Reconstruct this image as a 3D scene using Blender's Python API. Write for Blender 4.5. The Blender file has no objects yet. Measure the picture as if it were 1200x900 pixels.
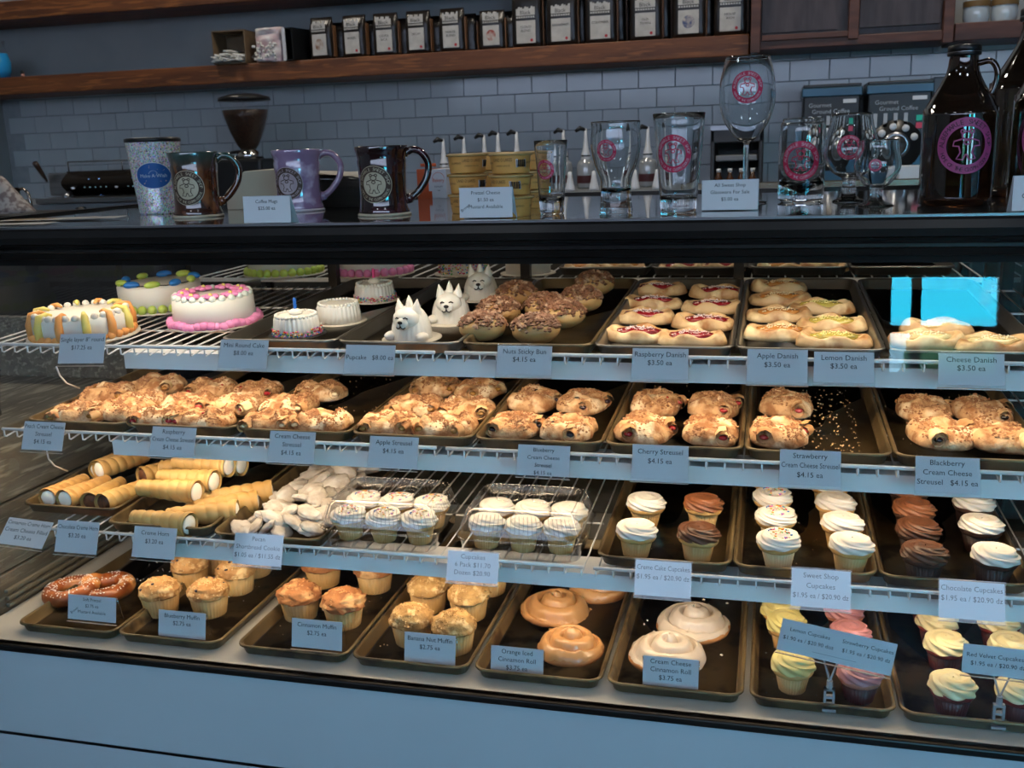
import bpy, math, random
import numpy as np
from mathutils import Vector, Matrix, noise
random.seed(7)
PI = math.pi
S = bpy.context.scene
COL = S.collection

# ---------------------------------------------------------------- camera
RW = ((0.96883904, 0.02611653, -0.24631047), (0.24562373, -0.22951726, 0.9418019), (-0.03193591, -0.97295414, -0.22878012))  # world = RW @ (right, down, forward)
F = 1169.47
CAM = Vector((0.0, -1.56, 1.40))
cd = bpy.data.cameras.new('camera')
cam = bpy.data.objects.new('camera', cd)
COL.objects.link(cam)
cd.sensor_width = 36.0
cd.lens = F / 1200 * 36
cd.clip_start = 0.05
cd.dof.use_dof = True
cd.dof.focus_distance = 1.72
cd.dof.aperture_fstop = 9.0
m = Matrix([[RW[i][0], -RW[i][1], -RW[i][2]] for i in range(3)]).to_4x4()
m.translation = CAM
cam.matrix_world = m
S.camera = cam

def at(u, v, **k):
    """pixel of the 1200x900 photograph -> point on the world plane x=, y= or z="""
    d = Vector([RW[i][0] * (u - 600) + RW[i][1] * (v - 450) + RW[i][2] * F for i in range(3)])
    a, val = list(k.items())[0]
    i = 'xyz'.index(a)
    return CAM + d * ((val - CAM[i]) / d[i])

def depth(p):
    q = Vector(p) - CAM
    return sum(RW[i][2] * q[i] for i in range(3))

# ---------------------------------------------------------------- sky, lamps, exposure
S.view_settings.view_transform = 'Standard'
S.view_settings.look = 'None'
S.view_settings.gamma = 1.0
S.view_settings.use_curve_mapping = False
S.view_settings.exposure = 0.0
W = bpy.data.worlds.new('sky')
S.world = W
W.use_nodes = True
nt = W.node_tree
nt.nodes.clear()
def wn(t, **k):
    n = nt.nodes.new(t)
    for a, b in k.items(): setattr(n, a, b)
    return n
tc = wn('ShaderNodeTexCoord'); sep = wn('ShaderNodeSeparateXYZ'); ramp = wn('ShaderNodeValToRGB')
nz = wn('ShaderNodeTexNoise'); nz.inputs['Scale'].default_value = 5.0; nz.inputs['Detail'].default_value = 5
cr = wn('ShaderNodeValToRGB'); mx = wn('ShaderNodeMix', data_type='RGBA'); bg = wn('ShaderNodeBackground'); wo = wn('ShaderNodeOutputWorld')
nt.links.new(tc.outputs['Generated'], sep.inputs[0]); nt.links.new(sep.outputs['Z'], ramp.inputs[0])
e = ramp.color_ramp.elements
e[0].position = 0.0; e[0].color = (0.17, 0.33, 0.44, 1)
e[1].position = 1.0; e[1].color = (0.02, 0.25, 0.62, 1)
x = e.new(0.035); x.color = (0.035, 0.68, 1.0, 1)
x = e.new(0.3); x.color = (0.10, 0.50, 0.88, 1)
nt.links.new(tc.outputs['Generated'], nz.inputs['Vector']); nt.links.new(nz.outputs['Fac'], cr.inputs[0])
cr.color_ramp.elements[0].position = 0.56; cr.color_ramp.elements[0].color = (0, 0, 0, 1)
cr.color_ramp.elements[1].position = 0.75; cr.color_ramp.elements[1].color = (1, 1, 1, 1)
nt.links.new(cr.outputs[0], mx.inputs['Factor']); nt.links.new(ramp.outputs[0], mx.inputs['A']); mx.inputs['B'].default_value = (0.75, 0.85, 0.95, 1)
nt.links.new(mx.outputs['Result'], bg.inputs['Color']); bg.inputs['Strength'].default_value = 24.0
nt.links.new(bg.outputs[0], wo.inputs[0])

def area(name, loc, size, power, color, rot=(0, 0, 0), portal=False, spread=None):
    l = bpy.data.lights.new(name, 'AREA'); l.shape = 'RECTANGLE'; l.size, l.size_y = size
    l.energy = power; l.color = color
    if spread: l.spread = spread
    if portal: l.cycles.is_portal = True
    o = bpy.data.objects.new(name, l); COL.objects.link(o); o.location = loc; o.rotation_euler = rot
    return o
WARM = (1.0, 0.76, 0.50)
ROOM = (1.0, 0.86, 0.68)
WF = -4.5
# daylight portals in the window openings (they face into the room)
area('window_portal', (0.99, WF + .02, 1.25), (0.64, 0.6), 1, (1, 1, 1), (-PI / 2, 0, 0), portal=True)
area('window_light', (0.1, WF + .10, 2.4), (7.4, 0.9), 178, (0.73, 0.81, 1.0), (-PI / 2, 0, 0))   # added bluish front fill, set before the made-up long window
area('window_portal', (3.2, WF + .02, 1.2), (2.6, 1.2), 1, (1, 1, 1), (-PI / 2, 0, 0), portal=True)
# the room's ceiling lamps
for lx, ly, lp in ((-2.6, 1.75, 13), (-1.0, 1.75, 14), (0.6, 1.75, 16), (-2.2, -1.2, 5), (-0.6, -1.2, 5), (1.0, -1.2, 5), (-1.4, -3.0, 4), (0.8, -3.0, 4)):
    area('ceiling_light', (lx, ly, 3.13), (0.3, 0.3), lp, (1.0, 0.89, 0.74) if ly > 0 else (0.86, 0.93, 1.0))
# the case's own lamps: one tube behind the band of each shelf and one in the header
for ly, lz, lp, rx in ((0.19, 1.025, 4.0, .2), (0.18, 0.845, 4.0, .2), (0.17, 0.632, 3.6, .2)):
    area('case_light', (-0.55, ly, lz - .012), (2.05, 0.02), lp, WARM, (rx, 0, 0))
area('case_light', (-0.55, 0.20, 1.252), (2.05, 0.04), 5.2, (1.0, 0.84, 0.64), (.2, 0, 0))

# ---------------------------------------------------------------- materials
def hx(s):
    c = [int(s[i:i + 2], 16) / 255 for i in (0, 2, 4)]
    return tuple(((v + .055) / 1.055) ** 2.4 if v > .04045 else v / 12.92 for v in c) + (1,)
MATS = {}
def mat(name, c1, c2=None, scale=20, rough=.6, metal=0, bump=0, bscale=None, trans=0, ior=1.45, emit=0, coat=0, stretch=(1, 1, 1), lo=.35, hi=.65, c3=None, c3scale=None, sss=0, detail=4, spec=None, rand=True):
    if name in MATS: return MATS[name]
    M = bpy.data.materials.new(name); MATS[name] = M; M.use_nodes = True
    t = M.node_tree; N = t.nodes; L = t.links; B = N['Principled BSDF']
    c1 = hx(c1) if isinstance(c1, str) else c1
    B.inputs['Base Color'].default_value = c1; B.inputs['Roughness'].default_value = rough; B.inputs['Metallic'].default_value = metal
    B.inputs['IOR'].default_value = ior
    if trans: B.inputs['Transmission Weight'].default_value = trans
    if coat: B.inputs['Coat Weight'].default_value = coat; B.inputs['Coat Roughness'].default_value = .05
    if sss: B.inputs['Subsurface Weight'].default_value = sss; B.inputs['Subsurface Scale'].default_value = .01; B.inputs['Subsurface Radius'].default_value = (1, .6, .3)
    if spec is not None: B.inputs['Specular IOR Level'].default_value = spec
    if emit: B.inputs['Emission Color'].default_value = c1; B.inputs['Emission Strength'].default_value = emit
    if c2 or bump:
        tc = N.new('ShaderNodeTexCoord'); mp = N.new('ShaderNodeMapping'); mp.inputs['Scale'].default_value = stretch
        L.new(tc.outputs['Object'], mp.inputs['Vector'])
        if rand:
            oi = N.new('ShaderNodeObjectInfo'); L.new(oi.outputs['Random'], mp.inputs['Location'])
    if c2:
        nz = N.new('ShaderNodeTexNoise'); nz.inputs['Scale'].default_value = scale; nz.inputs['Detail'].default_value = detail
        L.new(mp.outputs[0], nz.inputs['Vector'])
        r = N.new('ShaderNodeValToRGB'); r.color_ramp.elements[0].position = lo; r.color_ramp.elements[1].position = hi
        r.color_ramp.elements[0].color = c1; r.color_ramp.elements[1].color = hx(c2)
        L.new(nz.outputs['Fac'], r.inputs[0]); out = r.outputs[0]
        if c3:
            n3 = N.new('ShaderNodeTexNoise'); n3.inputs['Scale'].default_value = c3scale or scale * 4; n3.inputs['Detail'].default_value = 3
            L.new(mp.outputs[0], n3.inputs['Vector'])
            r3 = N.new('ShaderNodeValToRGB'); r3.color_ramp.elements[0].position = .52; r3.color_ramp.elements[1].position = .64
            L.new(n3.outputs['Fac'], r3.inputs[0])
            mm = N.new('ShaderNodeMix'); mm.data_type = 'RGBA'; L.new(r3.outputs[0], mm.inputs['Factor']); L.new(out, mm.inputs['A']); mm.inputs['B'].default_value = hx(c3); out = mm.outputs['Result']
        L.new(out, B.inputs['Base Color'])
        if emit: L.new(out, B.inputs['Emission Color'])
    if bump:
        nb = N.new('ShaderNodeTexNoise'); nb.inputs['Scale'].default_value = bscale or scale * 3; nb.inputs['Detail'].default_value = 5
        L.new(mp.outputs[0], nb.inputs['Vector'])
        bp = N.new('ShaderNodeBump'); bp.inputs['Strength'].default_value = bump; bp.inputs['Distance'].default_value = .002
        L.new(nb.outputs['Fac'], bp.inputs['Height']); L.new(bp.outputs[0], B.inputs['Normal'])
    return M

def pane_mat(name, tint=(1, 1, 1, 1), f0=.045, rough=0.0):
    """thin clear sheet: Schlick reflection over straight-through transmission"""
    if name in MATS: return MATS[name]
    M = bpy.data.materials.new(name); MATS[name] = M; M.use_nodes = True
    t = M.node_tree; N = t.nodes; L = t.links; N.clear()
    g = N.new('ShaderNodeNewGeometry'); d = N.new('ShaderNodeVectorMath'); d.operation = 'DOT_PRODUCT'
    L.new(g.outputs['Normal'], d.inputs[0]); L.new(g.outputs['Incoming'], d.inputs[1])
    def mt(op, a, b=None):
        n = N.new('ShaderNodeMath'); n.operation = op
        for i, v in enumerate((a, b)):
            if v is None: continue
            if isinstance(v, (int, float)): n.inputs[i].default_value = v
            else: L.new(v, n.inputs[i])
        return n.outputs[0]
    c = mt('ABSOLUTE', d.outputs['Value']); k = mt('POWER', mt('SUBTRACT', 1.0, c), 5.0)
    f = mt('ADD', mt('MULTIPLY', k, 1 - f0), f0)
    T = N.new('ShaderNodeBsdfTransparent'); T.inputs[0].default_value = tint
    G = N.new('ShaderNodeBsdfGlossy'); G.inputs['Roughness'].default_value = rough
    X = N.new('ShaderNodeMixShader'); O = N.new('ShaderNodeOutputMaterial')
    L.new(f, X.inputs[0]); L.new(T.outputs[0], X.inputs[1]); L.new(G.outputs[0], X.inputs[2]); L.new(X.outputs[0], O.inputs[0])
    return M

# ---------------------------------------------------------------- mesh tools
def sm(a, b, x):
    t = max(0, min(1, (x - a) / (b - a))); return t * t * (3 - 2 * t)

class MB:
    def __init__(s): s.v = []; s.f = []
    def add(s, vs, fs, M=None):
        n = len(s.v)
        s.v += [tuple(M @ Vector(p)) for p in vs] if M is not None else [tuple(p) for p in vs]
        s.f += [tuple(i + n for i in f) for f in fs]
        return s
    def box(s, a, b, M=None):
        x0, y0, z0 = a; x1, y1, z1 = b
        return s.add([(x0, y0, z0), (x1, y0, z0), (x1, y1, z0), (x0, y1, z0), (x0, y0, z1), (x1, y0, z1), (x1, y1, z1), (x0, y1, z1)],
                     [(0, 3, 2, 1), (4, 5, 6, 7), (0, 1, 5, 4), (1, 2, 6, 5), (2, 3, 7, 6), (3, 0, 4, 7)], M)
    def cbox(s, c, d, M=None):
        return s.box([c[i] - d[i] / 2 for i in range(3)], [c[i] + d[i] / 2 for i in range(3)], M)
    def grid(s, nu, nv, fn, cu=False, cv=False, M=None, caps=False):
        vs = [fn(i / (nu if cu else nu - 1), j / (nv if cv else nv - 1)) for j in range(nv) for i in range(nu)]
        fs = []
        for j in range(nv if cv else nv - 1):
            for i in range(nu if cu else nu - 1):
                a = j * nu + i; b = j * nu + (i + 1) % nu; j2 = (j + 1) % nv
                fs.append((a, b, j2 * nu + (i + 1) % nu, j2 * nu + i))
        if caps:
            fs.append(tuple(range(nu))[::-1]); fs.append(tuple((nv - 1) * nu + i for i in range(nu)))
        return s.add(vs, fs, M)
    def lathe(s, prof, seg=32, M=None, rip=None, c=(0, 0, 0)):
        """prof: [(r, z)]; rip(theta, j) scales the radius"""
        n = len(prof)
        def fn(u, v):
            j = min(n - 1, round(v * (n - 1))); th = u * 2 * PI; r, z = prof[j]
            if rip: r = r * rip(th, j)
            return (c[0] + r * math.cos(th), c[1] + r * math.sin(th), c[2] + z)
        return s.grid(seg, n, fn, cu=True, M=M)
    def cyl(s, c, r, h, seg=24, r2=None, M=None):
        r2 = r if r2 is None else r2
        return s.lathe([(0.0001, 0), (r, 0), (r2, h), (0.0001, h)], seg, M, c=c)
    def tube(s, pts, r, seg=8, closed=False, M=None):
        P = [Vector(p) for p in pts]; n = len(P); R = r if callable(r) else (lambda t: r)
        vs = []; up = Vector((0, 0, 1)); prev = None
        for i, p in enumerate(P):
            t = (P[(i + 1) % n] - P[i - 1]) if closed else (P[min(i + 1, n - 1)] - P[max(i - 1, 0)])
            t.normalize()
            a = prev if prev is not None else (up if abs(t.dot(up)) < .9 else Vector((1, 0, 0)))
            x = (a - t * a.dot(t)); x.normalize(); prev = x; y = t.cross(x)
            rr = R(i / (n - 1))
            for k in range(seg):
                th = 2 * PI * k / seg
                vs.append(p + x * (rr * math.cos(th)) + y * (rr * math.sin(th)))
        fs = []
        for j in range(n if closed else n - 1):
            for i in range(seg):
                j2 = (j + 1) % n
                fs.append((j * seg + i, j * seg + (i + 1) % seg, j2 * seg + (i + 1) % seg, j2 * seg + i))
        if not closed: fs.append(tuple(range(seg))[::-1]); fs.append(tuple((n - 1) * seg + i for i in range(seg)))
        return s.add(vs, fs, M)
    def ball(s, c, r, seg=12, M=None, fn=None):
        r = (r, r, r) if isinstance(r, (int, float)) else r
        def g(u, v):
            th = u * 2 * PI; ph = (v * .996 + .002) * PI
            d = Vector((math.sin(ph) * math.cos(th), math.sin(ph) * math.sin(th), -math.cos(ph)))
            k = fn(d) if fn else 1
            return (c[0] + d.x * r[0] * k, c[1] + d.y * r[1] * k, c[2] + d.z * r[2] * k)
        return s.grid(seg, max(5, seg // 2 + 1), g, cu=True, M=M)
    def chip(s, c, r, M=None):
        """small irregular octahedron"""
        vs = [Vector(d) * r * random.uniform(.6, 1.25) + Vector(c) for d in ((1, 0, 0), (0, 1, 0), (-1, 0, 0), (0, -1, 0), (0, 0, .8), (0, 0, -.8))]
        return s.add(vs, [(0, 1, 4), (1, 2, 4), (2, 3, 4), (3, 0, 4), (1, 0, 5), (2, 1, 5), (3, 2, 5), (0, 3, 5)], M)
    def prism(s, poly, x0, x1, M=None):
        """poly in (y, z), extruded along x"""
        n = len(poly)
        return s.add([(x0, y, z) for y, z in poly] + [(x1, y, z) for y, z in poly],
                     [(i, (i + 1) % n, n + (i + 1) % n, n + i) for i in range(n)] + [tuple(range(n))[::-1], tuple(range(n, 2 * n))], M)
    def mesh(s, name, ma, smooth=True):
        me = bpy.data.meshes.new(name); me.from_pydata(s.v, [], s.f); me.materials.append(ma)
        if smooth: me.polygons.foreach_set('use_smooth', [True] * len(me.polygons))
        me.update()
        return me
    def build(s, name, ma, parent=None, smooth=True, bevel=0, auto=None):
        o = bpy.data.objects.new(name, s.mesh(name, ma, smooth)); COL.objects.link(o)
        if parent: o.parent = parent
        if bevel:
            b = o.modifiers.new('bevel', 'BEVEL'); b.width = bevel; b.segments = 2; b.limit_method = 'ANGLE'
        return o

def tag(o, label=None, cat=None, group=None, kind=None):
    if label: o['label'] = label
    if cat: o['category'] = cat
    if group: o['group'] = group
    if kind: o['kind'] = kind
    return o
def empty(name, loc=(0, 0, 0), rz=0, label=None, cat=None, group=None):
    o = bpy.data.objects.new(name, None); COL.objects.link(o); o.location = loc; o.rotation_euler = (0, 0, rz)
    o.empty_display_size = .02
    return tag(o, label, cat, group)
def objm(name, me, parent=None, loc=None):
    o = bpy.data.objects.new(name, me); COL.objects.link(o)
    if parent: o.parent = parent
    if loc: o.location = loc
    return o
def nz3(x, y, z, s, seed=0): return noise.noise(Vector((x * s + seed * 7.3, y * s - seed * 3.1, z * s + seed)))

# lettering -------------------------------------------------------
_gl = {}
def glyphs(txt):
    """mesh of a line of text, height about 1, flat in xy, starting at x = 0: (verts, faces, width)"""
    if txt in _gl: return _gl[txt]
    c = bpy.data.curves.new('lettering', 'FONT'); c.body = txt; c.size = 1.0; c.resolution_u = 2
    o = bpy.data.objects.new('lettering', c); COL.objects.link(o)
    dg = bpy.context.evaluated_depsgraph_get(); me = bpy.data.meshes.new_from_object(o.evaluated_get(dg))
    v = [tuple(q.co) for q in me.vertices]; f = [tuple(p.vertices) for p in me.polygons]
    bpy.data.objects.remove(o); bpy.data.curves.remove(c); bpy.data.meshes.remove(me)
    xs = [q[0] for q in v] or [0, .3]
    _gl[txt] = (v, f, (min(xs), max(xs)))
    return _gl[txt]
def text2d(b, txt, cx, cy, size, maxw=None, rot=0):
    v, f, (a, z) = glyphs(txt); w = (z - a) * size; sx = size
    if maxw and w > maxw: sx = size * maxw / w
    cr_, sr = math.cos(rot), math.sin(rot); out = []
    for p in v:
        x, y = (p[0] - (a + z) / 2) * sx, (p[1] - .35) * size
        out.append((cx + x * cr_ - y * sr, cy + x * sr + y * cr_, 0))
    b.add(out, f); return b
def ringtext(b, txt, R, size, a0, a1, inward=False):
    n = len(txt)
    for i, ch in enumerate(txt):
        if ch == ' ': continue
        v, f, (p, q) = glyphs(ch); a = a0 + (a1 - a0) * (i + .5) / n
        rot = a - PI / 2 if not inward else a + PI / 2
        c_, s_ = math.cos(rot), math.sin(rot)
        b.add([(R * math.cos(a) + (x - (p + q) / 2) * size * c_ - (y - .35) * size * s_, R * math.sin(a) + (x - (p + q) / 2) * size * s_ + (y - .35) * size * c_, 0) for x, y, z in v], f)
def ribbon2d(b, pts, w, closed=False):
    n = len(pts); vs = []
    for i, p in enumerate(pts):
        a = pts[(i - 1) % n] if (closed or i > 0) else p; c = pts[(i + 1) % n] if (closed or i < n - 1) else p
        d = Vector((c[0] - a[0], c[1] - a[1])); d.normalize(); nx, ny = -d.y * w / 2, d.x * w / 2
        vs += [(p[0] + nx, p[1] + ny, 0), (p[0] - nx, p[1] - ny, 0)]
    b.add(vs, [(2 * i, 2 * i + 1, 2 * ((i + 1) % n) + 1, 2 * ((i + 1) % n)) for i in range(n if closed else n - 1)])
def arc(cx, cy, rx, ry, a0, a1, n=14): return [(cx + rx * math.cos(a0 + (a1 - a0) * i / (n - 1)), cy + ry * math.sin(a0 + (a1 - a0) * i / (n - 1))) for i in range(n)]
def wrapped(b, fn):
    b.v = [fn(*p) for p in b.v]; return b
def badge(parent, mapf, R, ringm, textm, linem, full=True, disc=None):
    """round shop badge: ring with two lines of curved writing and the outlined clown bear in the middle"""
    if disc:
        d = MB(); n = 40
        d.grid(n, 9, lambda u, v: (R * 1.04 * (v + .001) * math.cos(2 * PI * u), R * 1.04 * (v + .001) * math.sin(2 * PI * u), -.0004), cu=True)
        wrapped(d, mapf).build('badge_disc', disc, parent)
    r = MB(); n = 48
    ri = R * .68
    for k in range(4):
        a, c = R - (R - ri) * k / 4, R - (R - ri) * (k + 1) / 4
        r.grid(n, 2, lambda u, v: ((a + (c - a) * v) * math.cos(2 * PI * u), (a + (c - a) * v) * math.sin(2 * PI * u), 0), cu=True)
    wrapped(r, mapf).build('badge_ring', ringm, parent)
    t = MB()
    ringtext(t, 'ALBEMARLE SWEET SHOP', R * .845, R * .25, PI * 1.02, -PI * .02)
    ringtext(t, 'HOME OF THE CLOWN COOKIE', R * .845, R * .2, PI * 1.10, PI * 1.90, inward=True)
    t.v = [(x, y, .0004) for x, y, z in t.v]
    wrapped(t, mapf).build('badge_lettering', textm, parent)
    l = MB(); w = R * .05
    ribbon2d(l, arc(0, .36 * R, .17 * R, .14 * R, 0, 2 * PI, 18)[:-1], w, True)
    for sx in (-1, 1):
        ribbon2d(l, arc(sx * .15 * R, .5 * R, .07 * R, .07 * R, 0, 2 * PI, 10)[:-1], w, True)
        ribbon2d(l, [(sx * .15 * R, .24 * R), (sx * .42 * R, .16 * R), (sx * .45 * R, .0), (sx * .26 * R, -.02 * R), (sx * .2 * R, -.24 * R), (sx * .32 * R, -.46 * R), (sx * .1 * R, -.5 * R), (sx * .04 * R, -.34 * R), (0, -.3 * R)], w)
    ribbon2d(l, arc(0, .12 * R, .1 * R, .08 * R, 0, 2 * PI, 12)[:-1], w, True)
    l.v = [(x, y, .0004) for x, y, z in l.v]
    wrapped(l, mapf).build('badge_bear', linem, parent)
# ---------------------------------------------------------------- the room
def struct(name, b, ma, parent=None, **k):
    o = b.build(name, ma, parent, smooth=False, **k); o['kind'] = 'structure'; return o
YW = 2.75; XL = -3.66; XR = 4.0; ZC = 3.2
plaster = mat('painted_plaster', '8f9394', '84888a', 3, .8, bump=.1, bscale=60)
tile_m = mat('white_glazed_tile', '9fa6ab', 'a8afb4', 2.5, .22, coat=.3)
grout = mat('grout', '868c90', '7e8488', 30, .9)
wood_top = mat('stained_pine', '6b3d1c', '3f2110', 3, .5, bump=.3, bscale=30, stretch=(1.2, 9, 14), lo=.3, hi=.7, c3='7d4c26', c3scale=6)
wood_cab = mat('walnut_frame', '5b372a', '3c2218', 4, .5, bump=.2, bscale=30, stretch=(1.5, 8, 10), lo=.3, hi=.7)
wood_panel = mat('dark_walnut_panel', '3e3334', '241b1b', 5, .45, stretch=(6, 3, 1.2), lo=.3, hi=.7)
floor_m = mat('floor_board', '5a4636', '43342a', 4, .5, stretch=(1, 8, 1))
struct('floor', MB().box((XL, WF, -.05), (XR, YW, 0)), floor_m)
struct('ceiling', MB().box((XL, WF, ZC), (XR, YW, ZC + .05)), mat('ceiling_paint', '75736e', '6c6a66', 3, .9))
wb = struct('wall_back', MB().box((XL, YW, 0), (XR, YW + .1, ZC)), plaster)
struct('wall_left', MB().box((XL - .1, WF, 0), (XL, YW, ZC)), plaster)
struct('wall_right', MB().box((XR, WF, 0), (XR + .1, YW, ZC)), plaster)
# subway tiles below the shelf, running bond, each one a piece of the wall
TW, TH = .1508, .0788
gb = MB().box((XL, YW - .004, 1.0), (2.2, YW, 1.787)); o = gb.build('grout_bed', grout, wb, smooth=False)
def tile_mesh(w, h):
    b = MB(); e = .0015; t = .005
    b.add([(0, 0, 0), (w, 0, 0), (w, 0, h), (0, 0, h), (e, -t, e), (w - e, -t, e), (w - e, -t, h - e), (e, -t, h - e)],
          [(4, 5, 6, 7), (0, 1, 5, 4), (1, 2, 6, 5), (2, 3, 7, 6), (3, 0, 4, 7)])
    return b.mesh('tile', tile_m, False)
tfull = tile_mesh(TW - .002, TH - .002)
z = 1.787 - TH; row = 0
while z > 1.15:
    x = 0.137 - TW * 26 - (TW / 2 if row % 2 else 0)
    while x < 1.15:
        if x > XL:
            t = objm('tile', tfull, wb, (x, YW - .004 + random.uniform(0, .0012), z)); t.rotation_euler = (random.uniform(-.004, .004), 0, random.uniform(-.004, .004))
        x += TW
    z -= TH; row += 1
# front wall of the shop, behind the camera, with its windows; the long high one is made up
fw = MB()
def wall_open(b, x0, x1, z0, z1, holes, y0, y1):
    xs = sorted({x0, x1, *[h[0] for h in holes], *[h[1] for h in holes]}); zs = sorted({z0, z1, *[h[2] for h in holes], *[h[3] for h in holes]})
    for i in range(len(xs) - 1):
        for j in range(len(zs) - 1):
            cx, cz = (xs[i] + xs[i + 1]) / 2, (zs[j] + zs[j + 1]) / 2
            if any(h[0] < cx < h[1] and h[2] < cz < h[3] for h in holes): continue
            b.box((xs[i], y0, zs[j]), (xs[i + 1], y1, zs[j + 1]))
holes = [(.67, 1.31, .93, 1.55), (-4.0 + .4, 3.9, 1.93, 2.88), (1.9, 3.8, .6, 1.8)]
wall_open(fw, XL, XR, 0, ZC, holes, WF - .12, WF)
struct('wall_front', fw, mat('shop_front_paint', '4a3a30', '3f3129', 5, .8))
fr = mat('dark_window_frame', '1c2126', None, rough=.5)
clear = pane_mat('window_glass')
def window(n, h, bars_v=(), bars_h=()):
    x0, x1, z0, z1 = h; b = MB(); t = .03
    b.box((x0, WF - .08, z0), (x0 + t, WF - .02, z1)); b.box((x1 - t, WF - .08, z0), (x1, WF - .02, z1))
    b.box((x0, WF - .08, z0), (x1, WF - .02, z0 + t)); b.box((x0, WF - .08, z1 - t), (x1, WF - .02, z1))
    o = struct('window_%d' % n, b, fr)
    for v in bars_v: MB().box((v[0], WF - .08, z0), (v[1], WF - .02, z1)).build('mullion', fr, o, False)
    for v in bars_h: MB().box((x0, WF - .08, v[0]), (x1, WF - .02, v[1])).build('crossbar', fr, o, False)
    MB().box((x0, WF - .053, z0), (x1, WF - .047, z1)).build('pane', clear, o, False)
window(1, holes[0], [(.815, .865)], [(1.19, 1.235)])
window(2, holes[1], [(-2.0, -1.95), (-.4, -.35), (1.2, 1.25), (2.6, 2.65)])  # made-up long window, added out of view for light on the case front
bl = MB().grid(60, 2, lambda u, v: (holes[1][0] + (holes[1][1] - holes[1][0]) * u, WF + .03 + .004 * math.sin(u * 240), holes[1][2] - .03 + (holes[1][3] - holes[1][2] + .06) * v)).build('roller_blind', mat('pale_blind', 'b8bec6', None, rough=.8), bpy.data.objects['window_2'], False)  # added blind, keeps the sky out of the made-up window
window(3, holes[2], [(2.8, 2.85)])
# beyond the window: pavement and trees
g = MB().box((-30, -40, -.3), (30, WF - .12, -.05)).build('street_ground', mat('asphalt', '77787a', '6a6b6e', 6, .9), smooth=False)
g['kind'] = 'structure'
for i, (x, y, h, r) in enumerate(((3.3, -17, .98, 1.0), (5.9, -19, .9, 1.2), (1.2, -21, .95, 1.2), (10.5, -20, 1.8, 2.0), (-3, -22, 1.2, 1.8), (-8, -21, 1.4, 2))):
    t = empty('street_tree', (x, y, -.05), 0, ('%s round green street tree outside the shop window' % ('first', 'second', 'third', 'fourth', 'fifth', 'sixth')[i]), 'tree')
    MB().tube([(0, 0, 0), (.03, 0, h * .5), (0, .03, h * .9)], lambda u: .09 * (1 - .4 * u), 8).build('trunk', mat('bark', '4a3c30', '362a20', 12, .9), t)
    MB().ball((0, 0, h), (r, r, r * .62), 24, fn=lambda d: 1 + .25 * nz3(d.x, d.y, d.z, 2.5, i) + .12 * nz3(d.x, d.y, d.z, 7, i)).build('crown', mat('tree_leaves', '5f7a3c', '8a8a4a', 4, .8), t)

# ---------------------------------------------------------------- things on the back wall
def plank_shelf(name, x0, x1, z0, z1, label):
    b = MB().box((x0, YW - .28, z0), (x1, YW, z1))
    o = b.build(name, wood_top, smooth=False, bevel=.004); return tag(o, label, 'shelf')
plank_shelf('wooden_wall_shelf', XL + .01, -.093, 1.715, 1.792, 'long stained plank shelf with coffee bags along the back wall')
plank_shelf('wooden_wall_shelf', XL + .01, .6, 2.037, 2.115, 'upper stained plank shelf at the top left, above the coffee bags')
# sliding door cabinet
cab = empty('sliding_door_cabinet', (-.088, YW, 1.73), 0, 'walnut wall cabinet with sliding doors, right of the coffee bags', 'cabinet')
X0, X1 = 0.0, .70
MB().box((X0 + .01, -.27, .03), (X1 - .01, -.25, .6)).build('cabinet_back', wood_panel, cab, False)
MB().box((X0, -.30, 0), (X1, 0, .035)).build('bottom_rail', wood_cab, cab, False, .003)
MB().box((X0, -.30, .6), (X1, 0, .64)).build('top_rail', wood_cab, cab, False, .003)
for xx in (X0, .345, X1 - .035): MB().box((xx, -.315, -.01 if xx != .345 else .02), (xx + .035, -.25, .64)).build('stile', wood_cab, cab, False, .002)
for xx in (.04, .385): MB().box((xx, -.285, .06), (xx + .27, -.275, .6)).build('door_panel', wood_panel, cab, False)
MB().box((.04, -.31, .03), (.345, -.29, .05)).build('door_rail', wood_cab, cab, False, .002)
sh2 = empty('glassware_shelf', (.618, YW, 1.725), 0, 'short walnut shelf with upturned glasses at the upper right corner', 'shelf')
MB().box((0, -.30, 0), (.6, 0, .06)).build('shelf_board', wood_cab, sh2, False, .003)

chrome = mat('chrome', 'c8c8c8', None, rough=.12, metal=1)
steel = mat('brushed_steel', '9a9ca0', '8b8d92', 8, .28, 1, stretch=(.3, 1, 12))
blackp = mat('black_plastic', '0f1113', None, rough=.35)
blackm = mat('matt_black', '0b0b0c', None, rough=.6)
white_p = mat('white_plastic', 'c9ccd0', None, rough=.35)
paper = mat('white_paper', 'b9bcc2', None, rough=.8)
ink = mat('black_ink', '101114', None, rough=.8)
darkw = mat('dark_cabinet_laminate', '2b2723', '201d1a', 4, .5)
# back counter
bc = empty('back_counter', (0, 2.1, 0), 0, 'long back counter along the tiled wall, under the coffee equipment', 'counter')
MB().box((-3.6, 0, 1.20), (1.6, YW - 2.1 - .002, 1.238)).build('counter_top', mat('grey_laminate', '74797d', '6b7074', 5, .4), bc, False, .003)
MB().box((-3.6, .05, .05), (1.6, YW - 2.1 - .002, 1.20)).build('counter_base', darkw, bc, False)
MB().box((-.30, -.02, 1.225), (1.6, .0, 1.262)).build('chrome_rail', mat('warm_metal_rail', 'a59a86', None, rough=.25, metal=1), bc, False, .004)

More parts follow.
